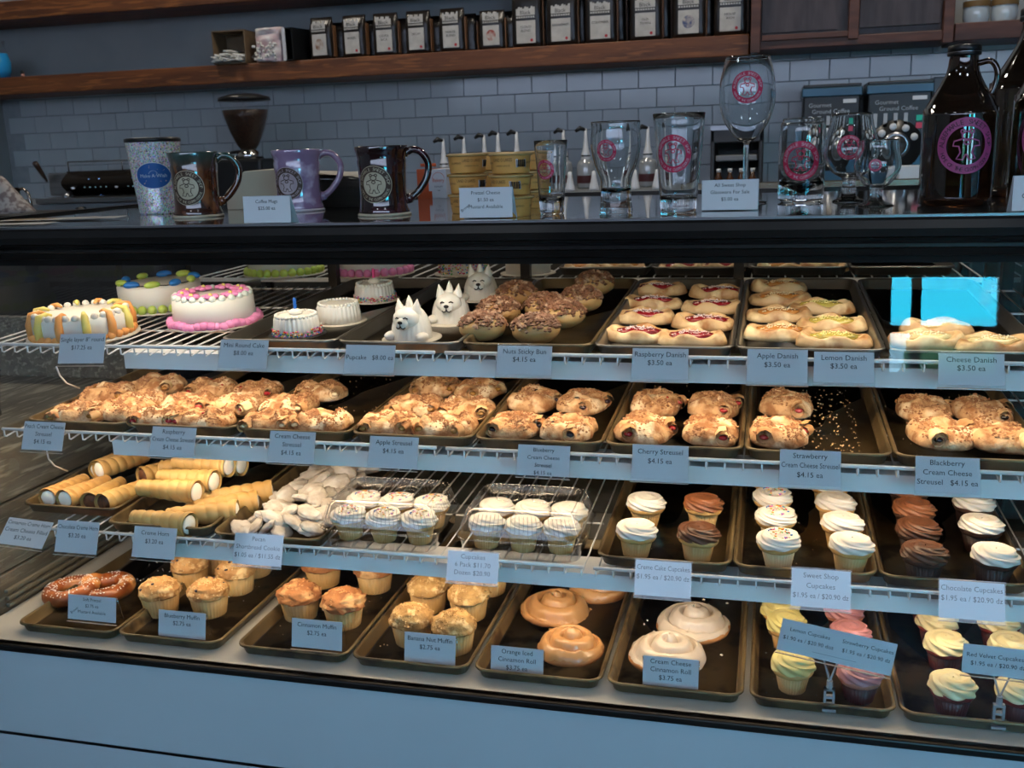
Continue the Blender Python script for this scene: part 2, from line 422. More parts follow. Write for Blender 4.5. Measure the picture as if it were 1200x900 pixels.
# coffee bags -----------------------------------------------------
bagm = mat('black_foil_bag', '15110f', '1f1a17', 14, .3, bump=.5, bscale=18)
foil = mat('tan_bag_seam', '6b4a30', None, rough=.5)
labelm = mat('printed_label', 'b4b2ae', 'a3a19d', 30, .7)
prints = ['7a5a45', '8d8f96', '8d8f96', 'a8a8a0', '8d8f96', '8c3d34', '7189a8', '8a8a80', '8a8a80', '8a8a80', '27406e', 'b0a060']
bag_words = ['', 'BRAZIL', 'COSTA RICA', 'DECAF', 'HOUSE BLEND', '', 'CLOUD BLEND', 'BREAKFAST', 'COLOMBIA', 'OLD TOWN', '', 'HOUSE RICH']
def coffee_bag(x, y, w, h, n, label, lean=0, full=True, grp=None):
    t = empty('coffee_bag', (x, y, 1.7925), lean, label, 'coffee bag', grp)
    D = .05 if h < .2 else .062
    def fn(u, v):
        th = u * 2 * PI; k = 1 - .75 * sm(.72, 1, v); ww = w / 2 * (1 - .04 * v)
        cx, cy = math.cos(th), math.sin(th); p = .35
        X = ww * math.copysign(abs(cx) ** p, cx); Y = D / 2 * k * math.copysign(abs(cy) ** .5, cy) * (.9 + .15 * math.sin(v * 3))
        return (X + .002 * nz3(X, Y, v, 9, n), Y + .004 * nz3(X, v, Y, 12, n), h * v)
    MB().grid(28, 12, fn, cu=True, caps=True).build('bag_body', bagm, t)
    MB().box((w / 2 - .002, -.004, .01), (w / 2 + .003, .018, h * .8)).build('side_seam', foil, t, False)
    if not full: return t
    yl = -D / 2 - .004
    lw = w * .62; z1 = min(h * .5, .085)
    MB().box((-lw / 2, yl, .016), (lw / 2, yl + .004, .016 + z1)).build('bag_label', labelm, t, False)
    P = lambda x, y, z: (x, yl - .0006 - z, y)
    zs_ = .016 + z1 + .019; b = MB()
    for k in range(9):
        hh = .022 + .010 * abs(math.sin(k * 2.1 + n)); b.add([(-lw / 2 + lw * k / 9, zs_, 0), (-lw / 2 + lw * (k + 1) / 9, zs_, 0), (-lw / 2 + lw * (k + 1) / 9, zs_ + hh + .002, 0), (-lw / 2 + lw * k / 9, zs_ + hh, 0)], [(0, 1, 2, 3)])
    wrapped(b, P).build('label_skyline', labelm, t, False)
    b = MB(); text2d(b, 'Black', 0, zs_ + .011, .021, lw * .9); b.v = [(x, y, .0004) for x, y, z in b.v]; wrapped(b, P).build('label_script', ink, t, False)
    b = MB()
    for k in range(8): b.add([(-lw / 2 + lw * (k + .1) / 8, .016 + z1 + .009, 0), (-lw / 2 + lw * (k + .8) / 8, .016 + z1 + .009, 0), (-lw / 2 + lw * (k + .8) / 8, .016 + z1 + .016, 0), (-lw / 2 + lw * (k + .1) / 8, .016 + z1 + .016, 0)], [(0, 1, 2, 3)])
    wrapped(b, P).build('label_band', labelm, t, False)
    b = MB(); yy = .016 + z1 * .72
    wd = bag_words[n % 12]
    if wd:
        for q, s_ in enumerate(wd.split(' ')): text2d(b, s_, 0, yy - q * .014, .013, lw * .85)
        wrapped(b, P).build('label_lettering', ink, t, False)
        b = MB(); pts = arc(lw * .3, .026, .006, .006, 0, 2 * PI, 12)
        b.add([(p[0], p[1], 0) for p in pts[:-1]], [tuple(range(11))]); wrapped(b, P).build('label_stamp', mat('red_stamp', 'a3303a', None, rough=.7), t, False)
    else:
        pts = arc(0, .016 + z1 * .5, lw * .3, z1 * .28, 0, 2 * PI, 20)
        b.add([(p[0], p[1], 0) for p in pts[:-1]], [tuple(range(19))]); wrapped(b, P).build('label_picture', mat('label_print_' + prints[n % 12], prints[n % 12], 'b0a8a0', 60, .7), t, False)
    return t
ords = ['leftmost', 'second', 'third', 'fourth', 'fifth', 'sixth']
small = [(365, 394, 68), (402, 433, 66), (438, 470, 63), (476, 508, 61), (515, 548, 59), (562, 594, 56)]
for i, (a, b_, yb) in enumerate(small):
    p = at((a + b_) / 2, yb, y=2.52); w = .107
    coffee_bag(p.x, 2.52, w, .168 if i < 5 else .15, i, 'small black coffee bag, %s of the six small bags on the plank shelf' % ords[i], random.uniform(-.12, .02))
    for k in range(2 if i != 4 else 4):
        coffee_bag(p.x + .035 + .012 * k, 2.52 + .053 * (k + 1), w, .15, i, 'black coffee bag behind the %s small front bag, %s layer back' % (ords[i], ('first', 'second', 'third', 'fourth')[k]), .0, False, 'coffee bags behind the small front bags')
big = [(602, 637, 53), (640, 680, 52), (686, 724, 49), (738, 777, 45), (790, 826, 41), (836, 876, 36)]
for i, (a, b_, yb) in enumerate(big):
    p = at((a + b_) / 2, yb, y=2.53)
    coffee_bag(p.x, 2.53, .125, .25, i + 6, 'tall black coffee bag, %s of the six tall bags on the plank shelf' % ords[i], random.uniform(-.08, .02))
    coffee_bag(p.x + .03, 2.60, .118, .24, i + 6, 'tall black coffee bag standing behind the %s tall front bag' % ords[i], .0, False, 'coffee bags behind the tall front bags')

# straw boxes
kraft = mat('kraft_cardboard', '6d5b45', '5c4c39', 15, .8)
pinkbag = mat('pink_white_plastic_sack', 'b99da0', 'd0ccca', 25, .5, bump=.4)
straw = mat('paper_wrapped_straw', 'c4c3bd', None, rough=.7)
def open_box(name, x, w, d, h, mm, label, cat, rz):
    t = empty(name, (x, 2.52, 1.7925), rz, label, cat)
    b = MB(); e = .004
    b.box((-w / 2, -d / 2, 0), (w / 2, d / 2, e)); b.box((-w / 2, -d / 2, h - e), (w / 2, d / 2, h)); b.box((-w / 2, -d / 2, 0), (-w / 2 + e, d / 2, h)); b.box((w / 2 - e, -d / 2, 0), (w / 2, d / 2, h)); b.box((-w / 2, d / 2 - e, 0), (w / 2, d / 2, h))
    b.build('box_shell', mm, t, False)
    return t
p = at(278, 74, y=2.52); bx1 = open_box('cardboard_straw_box', p.x, .15, .13, .135, kraft, 'open brown cardboard box lying on its side with wrapped straws', 'box', .05)
s = MB()
for k in range(60):
    xx = random.uniform(-.068, .06); zz = .008 + random.random() * .045 * (1 - abs(xx) / .12); a = random.uniform(-.5, .5)
    s.tube([(xx, -.08 - random.random() * .02, zz), (xx + a * .05, .04, zz + random.uniform(-.004, .02))], .0035, 5)
tag(s.build('wrapped_straws', straw), 'heap of white paper-wrapped straws spilling from the brown box', 'straws', kind='stuff').location = (p.x, 2.52, 1.794)
p = at(322, 72, y=2.52); t = empty('straw_sack', (p.x, 2.52, 1.7925), 0, 'pink and white plastic sack of straws beside the brown box', 'sack')
MB().grid(26, 14, lambda u, v: (.07 * math.copysign(abs(math.cos(u * 2 * PI)) ** .6, math.cos(u * 2 * PI)) * (1 - .1 * v), .06 * math.copysign(abs(math.sin(u * 2 * PI)) ** .6, math.sin(u * 2 * PI)) + .012 * nz3(u * 3, v * 3, 0, 2), .135 * v + .006 * nz3(u, v, 0, 5)), cu=True, caps=True).build('sack_body', pinkbag, t)
s = MB()
for k in range(40): s.ball((random.uniform(-.06, .045), -.062 - random.random() * .01, random.uniform(.01, .08)), .006, 6)
o = s.build('straw_ends', straw, t); o['kind'] = 'stuff'
p = at(350, 72, y=2.52); t = open_box('black_white_carton', p.x, .05, .13, .13, blackp, 'narrow black and white carton between the sack and the coffee bags', 'box', -.2)
MB().box((-.026, -.067, 0), (-.012, -.062, .132)).build('white_stripe', paper, t, False)
# small figure and blue bowl at the far left of the shelf
p = at(2, 92, y=2.52); t = empty('blue_glass_vase', (p.x - .02, 2.52, 1.7925), 0, 'blue and clear glass vase at the left end of the plank shelf', 'vase')
MB().lathe([(.0001, 0), (.05, 0), (.062, .03), (.066, .07), (.055, .11)], 28).build('vase_bowl', mat('blue_glass', '1b86c4', '3aa0d8', 6, .1, coat=.5), t)
MB().lathe([(.055, .11), (.045, .135), (.05, .165), (.046, .165), (.041, .135)], 28).build('vase_rim', pane_mat('clear_glass_thin'), t)
p = at(27, 90, y=2.5); t = empty('tiny_figurine', (p.x, 2.5, 1.7925), 0, 'tiny pink figurine with a dark top standing on the plank shelf', 'figurine')
MB().lathe([(.0001, 0), (.009, 0), (.007, .012), (.0001, .015)], 12).build('base', mat('pink_ceramic', 'b88a80', None), t)
MB().ball((0, 0, .02), .009, 10).build('top', blackp, t)

# syrup bottles with pumps
bottle_glass = pane_mat('syrup_bottle_glass', (.82, .86, .9, 1), .06, .05)
lab_red = mat('dark_red_label', '3a1418', None, rough=.6)
def pump_bottle(i, x, y, h, label):
    t = empty('syrup_bottle', (x, y, 1.24), random.uniform(-.3, .3), label, 'syrup bottle')
    MB().lathe([(.0001, 0), (.034, 0), (.036, .008), (.036, h * .52), (.032, h * .6), (.016, h * .66), (.015, h * .7), (.0001, h * .7)], 20).build('bottle', mat('syrup', '84898d', None, rough=.12, coat=.8), t)
    MB().lathe([(.0365, .02), (.0365, .05)], 20).build('label_band', lab_red, t)
    MB().lathe([(.018, h * .66), (.018, h * .76), (.011, h * .9), (.007, h + .02), (.005, h + .06), (.0001, h + .06)], 14).build('pump_stem', white_p, t)
    MB().lathe([(.0187, h * .72), (.0187, h * .755)], 14).build('pump_collar', blackp, t)
    MB().tube([(0, 0, h + .055), (-.022, -.004, h + .062), (-.04, -.006, h + .05)], lambda u: .006 + .004 * math.sin(u * PI), 8).build('pump_spout', blackp, t)
for i, (u, v, yy) in enumerate(((519, 163, 2.5), (543, 160, 2.56), (567, 158, 2.5), (583, 155, 2.56), (605, 154, 2.5), (660, 152, 2.55), (686, 150, 2.45), (759, 148, 2.47))):
    q = at(u, v, y=yy); h = q.z - 1.24 - .062
    pump_bottle(i, q.x, yy, h, 'white-pump syrup bottle, %s from the left on the back counter' % ('first', 'second', 'third', 'fourth', 'fifth', 'sixth', 'seventh', 'eighth')[i])
for i, (u, v) in enumerate(((668, 213), (696, 213), (744, 212), (770, 211), (632, 214))):
    q = at(u, v, z=1.24)
    if q.y > 2.6 or q.y < 2.12: q.y = 2.22; q.x = at(u, v, y=2.22).x
    o = MB().lathe([(.0001, 0), (.02, 0), (.018, .01), (.009, .05), (.007, .07), (.0001, .072)], 16).build('white_nozzle_cap', white_p); o.location = (q.x, q.y, 1.24)
    tag(o, 'small white cone cap on the back counter, %s from the left' % ('third', 'fourth', 'fifth', 'rightmost')[i] if i < 4 and i > 1 else 'small white cone cap on the back counter behind the %s glass' % ('tulip beer', 'flared beer', '', '', 'short tumbler')[i], 'cap')

# brewer
def bx(u0, u1, v0, v1, y):
    a, b_ = at(u0, v0, y=y), at(u1, v1, y=y); return a.x, b_.x, b_.z, a.z
x0, x1, z0, z1 = bx(833, 893, 148, 215, 2.3)
t = empty('coffee_brewer', ((x0 + x1) / 2, 2.3, 1.24), 0, 'black coffee brewer with an open bay, behind the wine glass', 'coffee brewer')
w = (x1 - x0) / 2; h = z1 - 1.24
b = MB().box((-w, 0, h * .72), (w, .3, h)).box((-w, 0, 0), (-w + .015, .3, h)).box((w - .015, 0, 0), (w, .3, h)).box((-w, .28, 0), (w, .3, h)).box((-w, 0, 0), (w, .3, .015))
b.build('housing', mat('dark_grey_housing', '2c2d2f', None, rough=.4), t, False, .004)
MB().box((-w + .02, -.01, h * .42), (w - .02, .25, h * .52)).build('drip_tray', mat('grey_tray', '6f7377', None, rough=.4), t, False, .004)
MB().box((-w, -.006, h * .93), (w, .0, h)).build('top_trim', steel, t, False)
amber = mat('amber_bottle_glass', '5a3312', '3a200c', 12, .15, coat=.5)
for i in range(4):
    o = MB().lathe([(.0001, 0), (.014, 0), (.015, .03), (.007, .045), (.007, .055), (.0001, .055)], 14).build('flavour_bottle', amber)
    o.location = (x0 + .035 + i * .04, 2.22, 1.24); tag(o, '%s small amber bottle in front of the black brewer' % ('leftmost', 'second', 'third', 'rightmost')[i], 'bottle')
    MB().cyl((0, 0, .055), .008, .012, 12).build('cap', white_p, o)
# bulk coffee grinders
tealp = mat('teal_blue_panel', '2f5266', '28475a', 6, .3, metal=.3)
def bulk_grinder(u0, u1, v0, v1, label, n):
    y = 2.5; x0, x1, z0, z1 = bx(u0, u1, v0, v1, y); w = (x1 - x0) / 2; H = z1 - 1.24
    t = empty('coffee_grinder', ((x0 + x1) / 2, y, 1.24), 0, label, 'coffee grinder')
    MB().box((-w, 0, 0), (w, .2, H - .03)).build('body', blackp, t, False, .006)
    MB().box((-w - .006, -.012, H - .045), (w + .006, .205, H - .012)).build('lid', tealp, t, False, .004)
    MB().box((-w - .002, -.006, H - .012), (w + .002, .2, H)).build('lid_top', blackp, t, False, .003)
    MB().box((-w * .98, -.004, 0), (w * .98, 0, .09)).build('lower_panel', tealp, t, False)
    P = lambda x, y, z: (x, -.006 - z, y)
    b = MB(); text2d(b, 'Gourmet', -w * .4, H - .075, .022, w * .9); text2d(b, 'Ground Coffee', -w * .02, H - .098, .022, w * 1.55); wrapped(b, P).build('lettering', mat('silver_print', 'a5abb2', None), t, False)
    b = MB()
    for k in range(4): b.box((-w * .8 + k * w * .32, -.008, H - .165), (-w * .8 + k * w * .32 + w * .12, -.002, H - .115))
    b.build('bar_marks', mat('silver_print', ''), t, False)
    MB().box((w * .4, -.008, H - .07), (w * .85, -.002, H - .056)).build('plate', white_p, t, False)
    MB().box((w * .55, -.008, H - .145), (w * .8, -.002, H - .125)).build('start_button', mat('green_button', '1f9a86', None, emit=.25), t, False)
    MB().box((w * .55, -.008, H - .172), (w * .8, -.002, H - .152)).build('stop_button', mat('red_button', 'b0405a', None, emit=.15), t, False)
    dl = MB(); R = Matrix.Rotation(PI / 2, 4, 'X'); dc = Matrix.Translation((-.005, 0, H - .232)) @ R
    dl.lathe([(.0001, .008), (w * .82, .008), (w * .84, 0)], 36, M=dc); d = dl.build('dial_disc', mat('dial_black', '15181b', None, rough=.3), t)
    MB().lathe([(w * .34, .012), (w * .44, .012), (w * .44, .008)], 32, M=dc).build('dial_ring', steel, d)
    MB().lathe([(.0001, .03), (w * .25, .028), (w * .33, .008)], 28, M=dc).build('knob', steel, d)
    for k in range(5):
        a = PI * (.98 - k * .21); q = dc @ Matrix.Translation((w * .62 * math.cos(a), w * .62 * math.sin(a), 0))
        MB().lathe([(.0001, .012), (w * .1, .012), (w * .12, .008)], 16, M=q).build('dial_button', white_p, d)
    return t
bulk_grinder(942, 1004, 100, 212, 'black bulk coffee grinder on the left, behind the snifter glass', 0)
bulk_grinder(1018, 1086, 96, 212, 'black bulk coffee grinder on the right, beside the brown glass jug', 1)
x0, x1, z0, z1 = bx(1094, 1125, 90, 212, 2.55)
tag(MB().box((x0, 2.55, 1.24), (x1 + .03, 2.7, z1)).build('grey_dispenser', mat('grey_enamel', '5d666c', '555d63', 8, .4), smooth=False, bevel=.006), 'plain grey metal dispenser on the back counter behind the first brown jug', 'dispenser')
x0, x1, z0, z1 = bx(1052, 1080, 188, 207, 2.3)
tag(MB().box((x0, 2.25, 1.24), (x1, 2.32, 1.24 + .06)).build('napkin_pack', white_p, smooth=False, bevel=.004), 'white pack standing on the back counter below the right grinder', 'pack')

# espresso machine ------------------------------------------------
Y = 2.2
def wx(u, v=210): return at(u, v, y=Y).x
def wz(u, v): return at(u, v, y=Y).z
xa, xb = wx(56), wx(240)
em = empty('espresso_machine', (0, Y, 0), 0, 'chrome and black espresso machine with lit blue buttons on the back counter', 'espresso machine')
zt, zm, zl = wz(80, 201), wz(80, 229), 1.24
MB().box((xa, 0, zm), (wx(80), .38, zt - .005)).build('side_panel', steel, em, False, .006)
fb = MB().grid(2, 10, lambda u, v: (wx(78) + (xb - wx(78)) * u, -.02 + .03 * math.cos(v * PI) ** 2 - .02 * math.sin(v * PI), zm + (zt - zm) * v)).build('front_panel', mat('dark_chrome', '3a3430', None, rough=.2, metal=.9), em)
MB().box((wx(78), .012, zm), (xb, .38, zt)).build('housing', mat('dark_chrome', ''), em, False)
MB().box((wx(80), .02, 1.25), (xb, .38, zm)).build('backsplash', mat('dark_steel', '2e2a27', None, rough=.3, metal=.8), em, False)
MB().box((xa + .02, -.12, 1.241), (xb, .38, 1.262)).build('drip_grate', steel, em, False, .003)
for u in (84, 238): MB().tube([(wx(u), -.06, 1.26), (wx(u), -.02, zm + .01)], .012, 8).build('leg', steel, em)
rb = MB(); zr = wz(80, 190)
rb.tube([(wx(82), .0, zr), (xb, .0, zr)], .003, 6); rb.tube([(wx(82), .3, zr), (xb, .3, zr)], .003, 6)
for u in (82, 145, 208): rb.tube([(wx(u), 0, zt), (wx(u), 0, zr)], .003, 6)
rb.build('cup_rail', chrome, em)
blue = mat('blue_lit_button', '7fb4ff', None, emit=.9); cyanb = mat('pale_lit_button', '9fd0e0', None, emit=.22); whiteb = mat('white_dial', 'd5dbe8', None, emit=.12)
P = Matrix.Rotation(PI / 2, 4, 'X')
for u, v, r, mm in [(85, 219, .010, whiteb), (136, 217, .010, whiteb)] + [(99 + 6.3 * k, 218.5 - .2 * k, .0055, cyanb) for k in range(5)] + [(150 + 6 * k, 217, .0055, cyanb) for k in range(5)] + [(104, 211.5, .007, blue), (116, 211, .007, blue), (156, 209.5, .007, blue)]:
    q = at(u, v, y=Y - .03)
    MB().lathe([(.0001, .014), (r, .012), (r, 0)], 14, M=Matrix.Translation((q.x, q.y - Y + .012, q.z)) @ P).build('button', mm, em)
for u in (112, 175):
    q = wx(u); MB().cyl((q, .04, zm - .045), .03, .05, 20).build('group_head', chrome, em)
    MB().tube([(q, .03, zm - .045), (q, -.14, zm - .06)], lambda k: .011 + .004 * k, 10).build('portafilter_handle', blackp, em)
q0, q1 = at(55, 212, y=Y - .02), at(41, 191, y=Y - .1)
tag(MB().tube([(q0.x, q0.y - .0, q0.z), tuple(q0.lerp(q1, .3)), tuple(q1)], lambda k: .005 + .007 * k, 10).build('steam_lever', mat('dark_wood_handle', '2b1a10', None, rough=.3)), None).parent = em
bpy.data.objects['steam_lever'].location = (0, -Y, 0)
# patterned bag and pitcher at the far left, on the back counter / end of the case top
chromed = mat('pitcher_steel', '8b8580', None, rough=.2, metal=1)

# grinder with hopper
q = at(289, 208, y=2.25); gx = at(289, 150, y=2.3).x
t = empty('espresso_grinder', (gx, 2.3, 1.24), 0, 'espresso grinder with a clear hopper full of dark beans', 'grinder')
zq = lambda v: at(289, v, y=2.3).z - 1.24
MB().box((-.105, -.1, 0), (.105, .12, zq(186))).build('grinder_body', blackp, t, False, .012)
MB().lathe([(.0001, zq(186)), (.06, zq(186)), (.045, zq(178)), (.028, zq(175)), (.028, zq(172))], 24).build('throat', chrome, t)
prof = [(.03, zq(176)), (.045, zq(170)), (.07, zq(155)), (.09, zq(138)), (.1, zq(118))]
MB().lathe([(.0001, zq(175))] + [(r * .95, z_) for r, z_ in prof[:-1]] + [(.092, zq(129)), (.0001, zq(129))], 28).build('beans', mat('coffee_beans', '1d0f08', '3a2416', 120, .35, bump=1, bscale=150), t)
MB().lathe(prof, 28).build('hopper', pane_mat('clear_glass_thin'), t)
MB().lathe([(.0001, zq(109)), (.06, zq(110)), (.104, zq(114)), (.106, zq(118)), (.0001, zq(118))], 28).build('hopper_lid', blackp, t)
MB().tube([(-.09, -.05, zq(182)), (-.06, -.03, zq(178)), (-.02, 0, zq(177))], .006, 6).build('shutter_lever', blackp, t)

# upturned glasses on the short shelf
for i, u in enumerate((1145, 1178)):
    q = at(u, 18, y=2.5)
    t = empty('upturned_glass', (q.x, 2.52, 1.786), 0, '%s upturned clear glass on the walnut shelf, upper right corner' % ('left', 'right')[i], 'glass')
    MB().lathe([(.04, 0), (.045, .02), (.042, .07), (.03, .1), (.0001, .1)], 24).build('glass_bowl', mat('frosted_clear', 'a9b4ba', None, rough=.1, coat=.5), t)
    MB().lathe([(.0455, .055), (.0455, .075)], 24).build('printed_band', mat('gold_brown_print', '6b5330', None), t)
# ---------------------------------------------------------------- the display case
ZD, ZT = .445, 1.286           # deck and counter top
GX0, GX1 = -1.605, .53
def gy(z): return -.005 + (z - ZD) * .1       # the leaning front glass
anod = mat('black_anodised_trim', '2b2927', '201f1f', 6, .3, metal=.6)
deckm = mat('satin_white_metal', 'b4b2ab', 'a8a69f', 5, .35, stretch=(1, 1, 1))
white_e = mat('white_enamel_wire', 'd2d4d6', None, rough=.35)
kickm = mat('white_laminate_front', 'a9adb2', 'a4a8ad', 2, .45)
dc = empty('display_case', (-.54, 0, 0), 0, 'long black-trimmed glass bakery display case with three wire shelves', 'display case')
def part(b, name, ma, parent=dc, smooth=False, **k):
    b.v = [(x + .54, y, z) for x, y, z in b.v]; return b.build(name, ma, parent, smooth, **k)
part(MB().box((GX0 - .03, 0.0, .10), (GX1 + .03, .02, .232)), 'lower_front_panel', kickm)
part(MB().box((GX0 + .02, -.004, .238), (GX1 + .03, .02, .431)), 'front_panel', kickm)
part(MB().box((GX0 - .03, .0, .228), (GX1 + .03, .018, .24)), 'panel_joint', blackm)
part(MB().box((GX0 - .03, -.003, 0), (GX0 + .02, .015, .431)), 'corner_post', kickm)
part(MB().box((GX0 - .03, .02, 0.02), (GX1 + .03, .95, .42)), 'base_cabinet', darkw)
part(MB().box((GX0 - .03, -.012, .430), (GX1 + .03, .012, .4445)), 'bottom_trim', anod, bevel=.003)
part(MB().prism([(-.004, .4445), (.03, .4445), (.95, .4445), (.95, .42), (.03, .42), (-.004, .435)], GX0, GX1), 'deck', deckm)
part(MB().cyl((-1.545, -.012, .395), .02, .012, 20), 'lock_knob', blackp, smooth=True)
# front glass in two panes, end panes
glass = pane_mat('case_glass', (.97, .985, .98, 1), .05)
for x0, x1 in ((GX0, GX1),):
    b = MB(); z0, z1 = .447, 1.225
    b.add([(x0, gy(z0), z0), (x1, gy(z0), z0), (x1, gy(z1), z1), (x0, gy(z1), z1)], [(0, 1, 2, 3)]); part(b, 'front_glass', glass)
for x in (GX0, GX1):
    b = MB(); b.add([(x, gy(.447) + .01, .447), (x, .93, .447), (x, .93, 1.225), (x, gy(1.22) + .01, 1.225)], [(0, 1, 2, 3)]); part(b, 'end_glass', glass)
    for y0 in (.92,): part(MB().box((x - .012, y0, .447), (x + .012, y0 + .03, 1.22)), 'end_post', anod)
# grooved front trim under the counter top
prof = [(.030, 1.284), (.026, 1.280), (.022, 1.268), (.024, 1.256), (.034, 1.253), (.036, 1.248), (.030, 1.245), (.030, 1.240), (.040, 1.237), (.044, 1.226), (.060, 1.224), (.062, 1.213), (.085, 1.213), (.085, 1.284)]
part(MB().prism(prof, GX0 - .02, GX1 + .5), 'top_trim', anod)
part(MB().box((GX0 - .02, .032, 1.2835), (GX1 + .5, .040, 1.2875)), 'steel_edge_strip', steel)
topm = mat('dark_glass_top', '3b3f42', '34383b', 3, .06, coat=.6, spec=.9)
part(MB().box((GX0 - .02, .04, 1.272), (GX1 + .5, .915, 1.286)), 'counter_top', topm)
part(MB().box((GX0 - .03, .04, 1.28), (GX0 - .018, .92, 1.291)), 'counter_edge', anod)
part(MB().box((GX0 - .03, .912, 1.27), (GX1 + .5, .925, 1.291)), 'counter_edge', anod)
part(MB().box((GX0, .085, 1.262), (GX1, .9, 1.271)), 'header_lining', deckm)
part(MB().box((GX0, .10, 1.235), (GX1, .13, 1.262)), 'header_lamp_cover', deckm)
# rear frames
for x in (-1.58, -1.13, -.60, -.07, .49): part(MB().box((x - .012, .90, .447), (x + .012, .925, 1.262)), 'rear_post', anod)
part(MB().box((GX0, .905, 1.20), (GX1, .925, 1.262)), 'rear_header', anod)
doorm = mat('smoked_rear_door', '2c2a24', '24221d', 3, .12, coat=.4)
part(MB().box((GX0, .93, .447), (GX1, .936, 1.035)), 'rear_door', doorm)
# wire shelves with the lamp bands under their front edge
TILT = .045
SH = {1: (.09, 1.057, 1.0425, -1.50), 2: (.08, .883, .868, -1.505), 3: (.07, .676, .663, -1.44)}
lampm = mat('lit_tube', (1.0, .72, .42, 1), None, emit=6)
def surf_z(k, y):
    return ZD if k == 0 else SH[k][2] + TILT * (y - SH[k][0])
for k, (y0, zr, zs, xl) in SH.items():
    split = {1: -.565, 2: -.568, 3: -.30}[k]
    for x0, x1 in ((xl - (.08 if k == 1 else 0), split - .006), (split + .012, GX1 - .01)):
        sh = part(MB().tube([(x0, y0, zr - .004), (x1, y0, zr - .004)], .0034, 8), 'shelf_rail', white_e, smooth=True)
        b = MB()
        n = int((x1 - x0) / .0305)
        for i in range(n + 1):
            x = x0 + .004 + i * (x1 - x0 - .008) / n
            b.tube([(x, y0 - .001, zr - .006), (x, y0 - .001, zr - .019), (x, y0 + .003, zr - .0205), (x, y0 + .03, zs + .001 + TILT * .03 - .004), (x, .80, zs + TILT * (.80 - y0) - .004)], .0017, 5)
        for y in (.30, .55, .79): b.tube([(x0, y, zs + TILT * (y - y0) - .0075), (x1, y, zs + TILT * (y - y0) - .0075)], .0022, 5)
        w = part(b, 'shelf_wires', white_e, smooth=True); w['kind'] = 'stuff'
    zb0, zb1 = {1: (.999, 1.032), 2: (.820, .852), 3: (.610, .640)}[k]
    part(MB().prism([(y0 + .045, zb0), (y0 + .048, zb0), (y0 + .048, zb1 - .002), (y0 + .12, zb1 - .001), (y0 + .12, zb1 + .001), (y0 + .045, zb1)], xl + (.26 if k == 1 else .22), GX1 - .005), 'lamp_band', white_e)
    part(MB().tube([(-1.2, y0 + .085, zb1 - .009), (.45, y0 + .085, zb1 - .009)], .005, 8), 'lamp_tube', lampm, smooth=True)
    for x in (-1.35, -.57, .48): part(MB().box((x - .008, .80, zs - .02), (x + .008, .9, zs + .035)), 'shelf_bracket', steel)
for pts_ in (((66, 430, .13), (70, 440, .15), (78, 449, .18), (93, 455, .24)), ((55, 529, .10), (57, 538, .12), (64, 546, .15), (79, 552, .22))):
    part(MB().tube([tuple(at(u, v, y=y)) for u, v, y in pts_], .0018, 6), 'lamp_cable', white_e, smooth=True)
for k in range(3): part(MB().box((GX0 + .002, .12, .457 + k * .016), (GX0 + .012, .62, .465 + k * .016)), 'vent_slat', mat('grey_vent', '5a564c', None), bevel=.001)

# rack of trays and cakes behind the top shelf
rk = empty('rear_wire_rack', (-.5, .962, 0), 0, 'white wire rack behind the top shelf carrying more cakes and trays', 'rack')
b = MB()
for i in range(52):
    x = -1.08 + i * .0405
    b.tube([(x, .02, 1.072), (x, .42, 1.076)], .0022, 5)
o = b.build('rack_wires', white_e, rk); o['kind'] = 'stuff'
MB().box((-1.10, .0, 1.062), (1.04, .012, 1.072)).build('rack_rail', white_e, rk, False)
MB().box((-1.10, .44, .45), (1.04, .452, 1.26)).build('rack_back', mat('rack_back_panel', '5c574d', '4d4840', 4, .5), rk, False)
for x in (-1.08, 1.02):
    for y in (.012, .43): MB().box((x - .01, y - .008, 0), (x + .01, y + .008, 1.06)).build('rack_leg', anod, rk, False)

# outside the left end: weathered cabinet with a bucket
sb = empty('weathered_side_cabinet', (-2.035, .4, 0), 0, 'weathered grey board cabinet standing past the left end of the case', 'cabinet')
wth = mat('weathered_board', '6f6a60', '4c4841', 4, .8, bump=.3, bscale=30, stretch=(8, 1.2, 10), lo=.3, hi=.7, c3='8a867a', c3scale=8)
for k in range(5): MB().box((.37 - .01 * (k % 2), -.35, .045 + k * .155), (.385, .8, .045 + k * .155 + .150)).build('board', wth, sb, False, .003)
MB().box((-.4, -.35, .04), (.372, .8, .815)).build('carcass', darkw, sb, False)
MB().box((-.42, -.37, .815), (.388, .82, .835)).build('cabinet_top', wth, sb, False, .004)
MB().box((-.1, .30, .835), (.385, .33, 1.0)).build('back_board', wth, sb, False, .003)
t = empty('galvanised_bucket', (-1.76, .30, .8355), 0, 'small galvanised metal bucket standing past the left end of the case', 'bucket')
galv = mat('galvanised_steel', '8c9092', '70757a', 14, .25, 1)
MB().lathe([(.0001, .0), (.042, 0), (.043, .006), (.041, .014), (.050, .085), (.053, .092), (.052, .1), (.055, .104), (.052, .106), (.047, .098), (.040, .01), (.0001, .008)], 32).build('bucket_body', galv, t)
MB().tube(arc_pts := [(.056 * math.cos(a), .0, .098 - .035 * math.sin(a)) for a in [PI * i / 12 for i in range(13)]], .0018, 6).build('bucket_handle', galv, t)

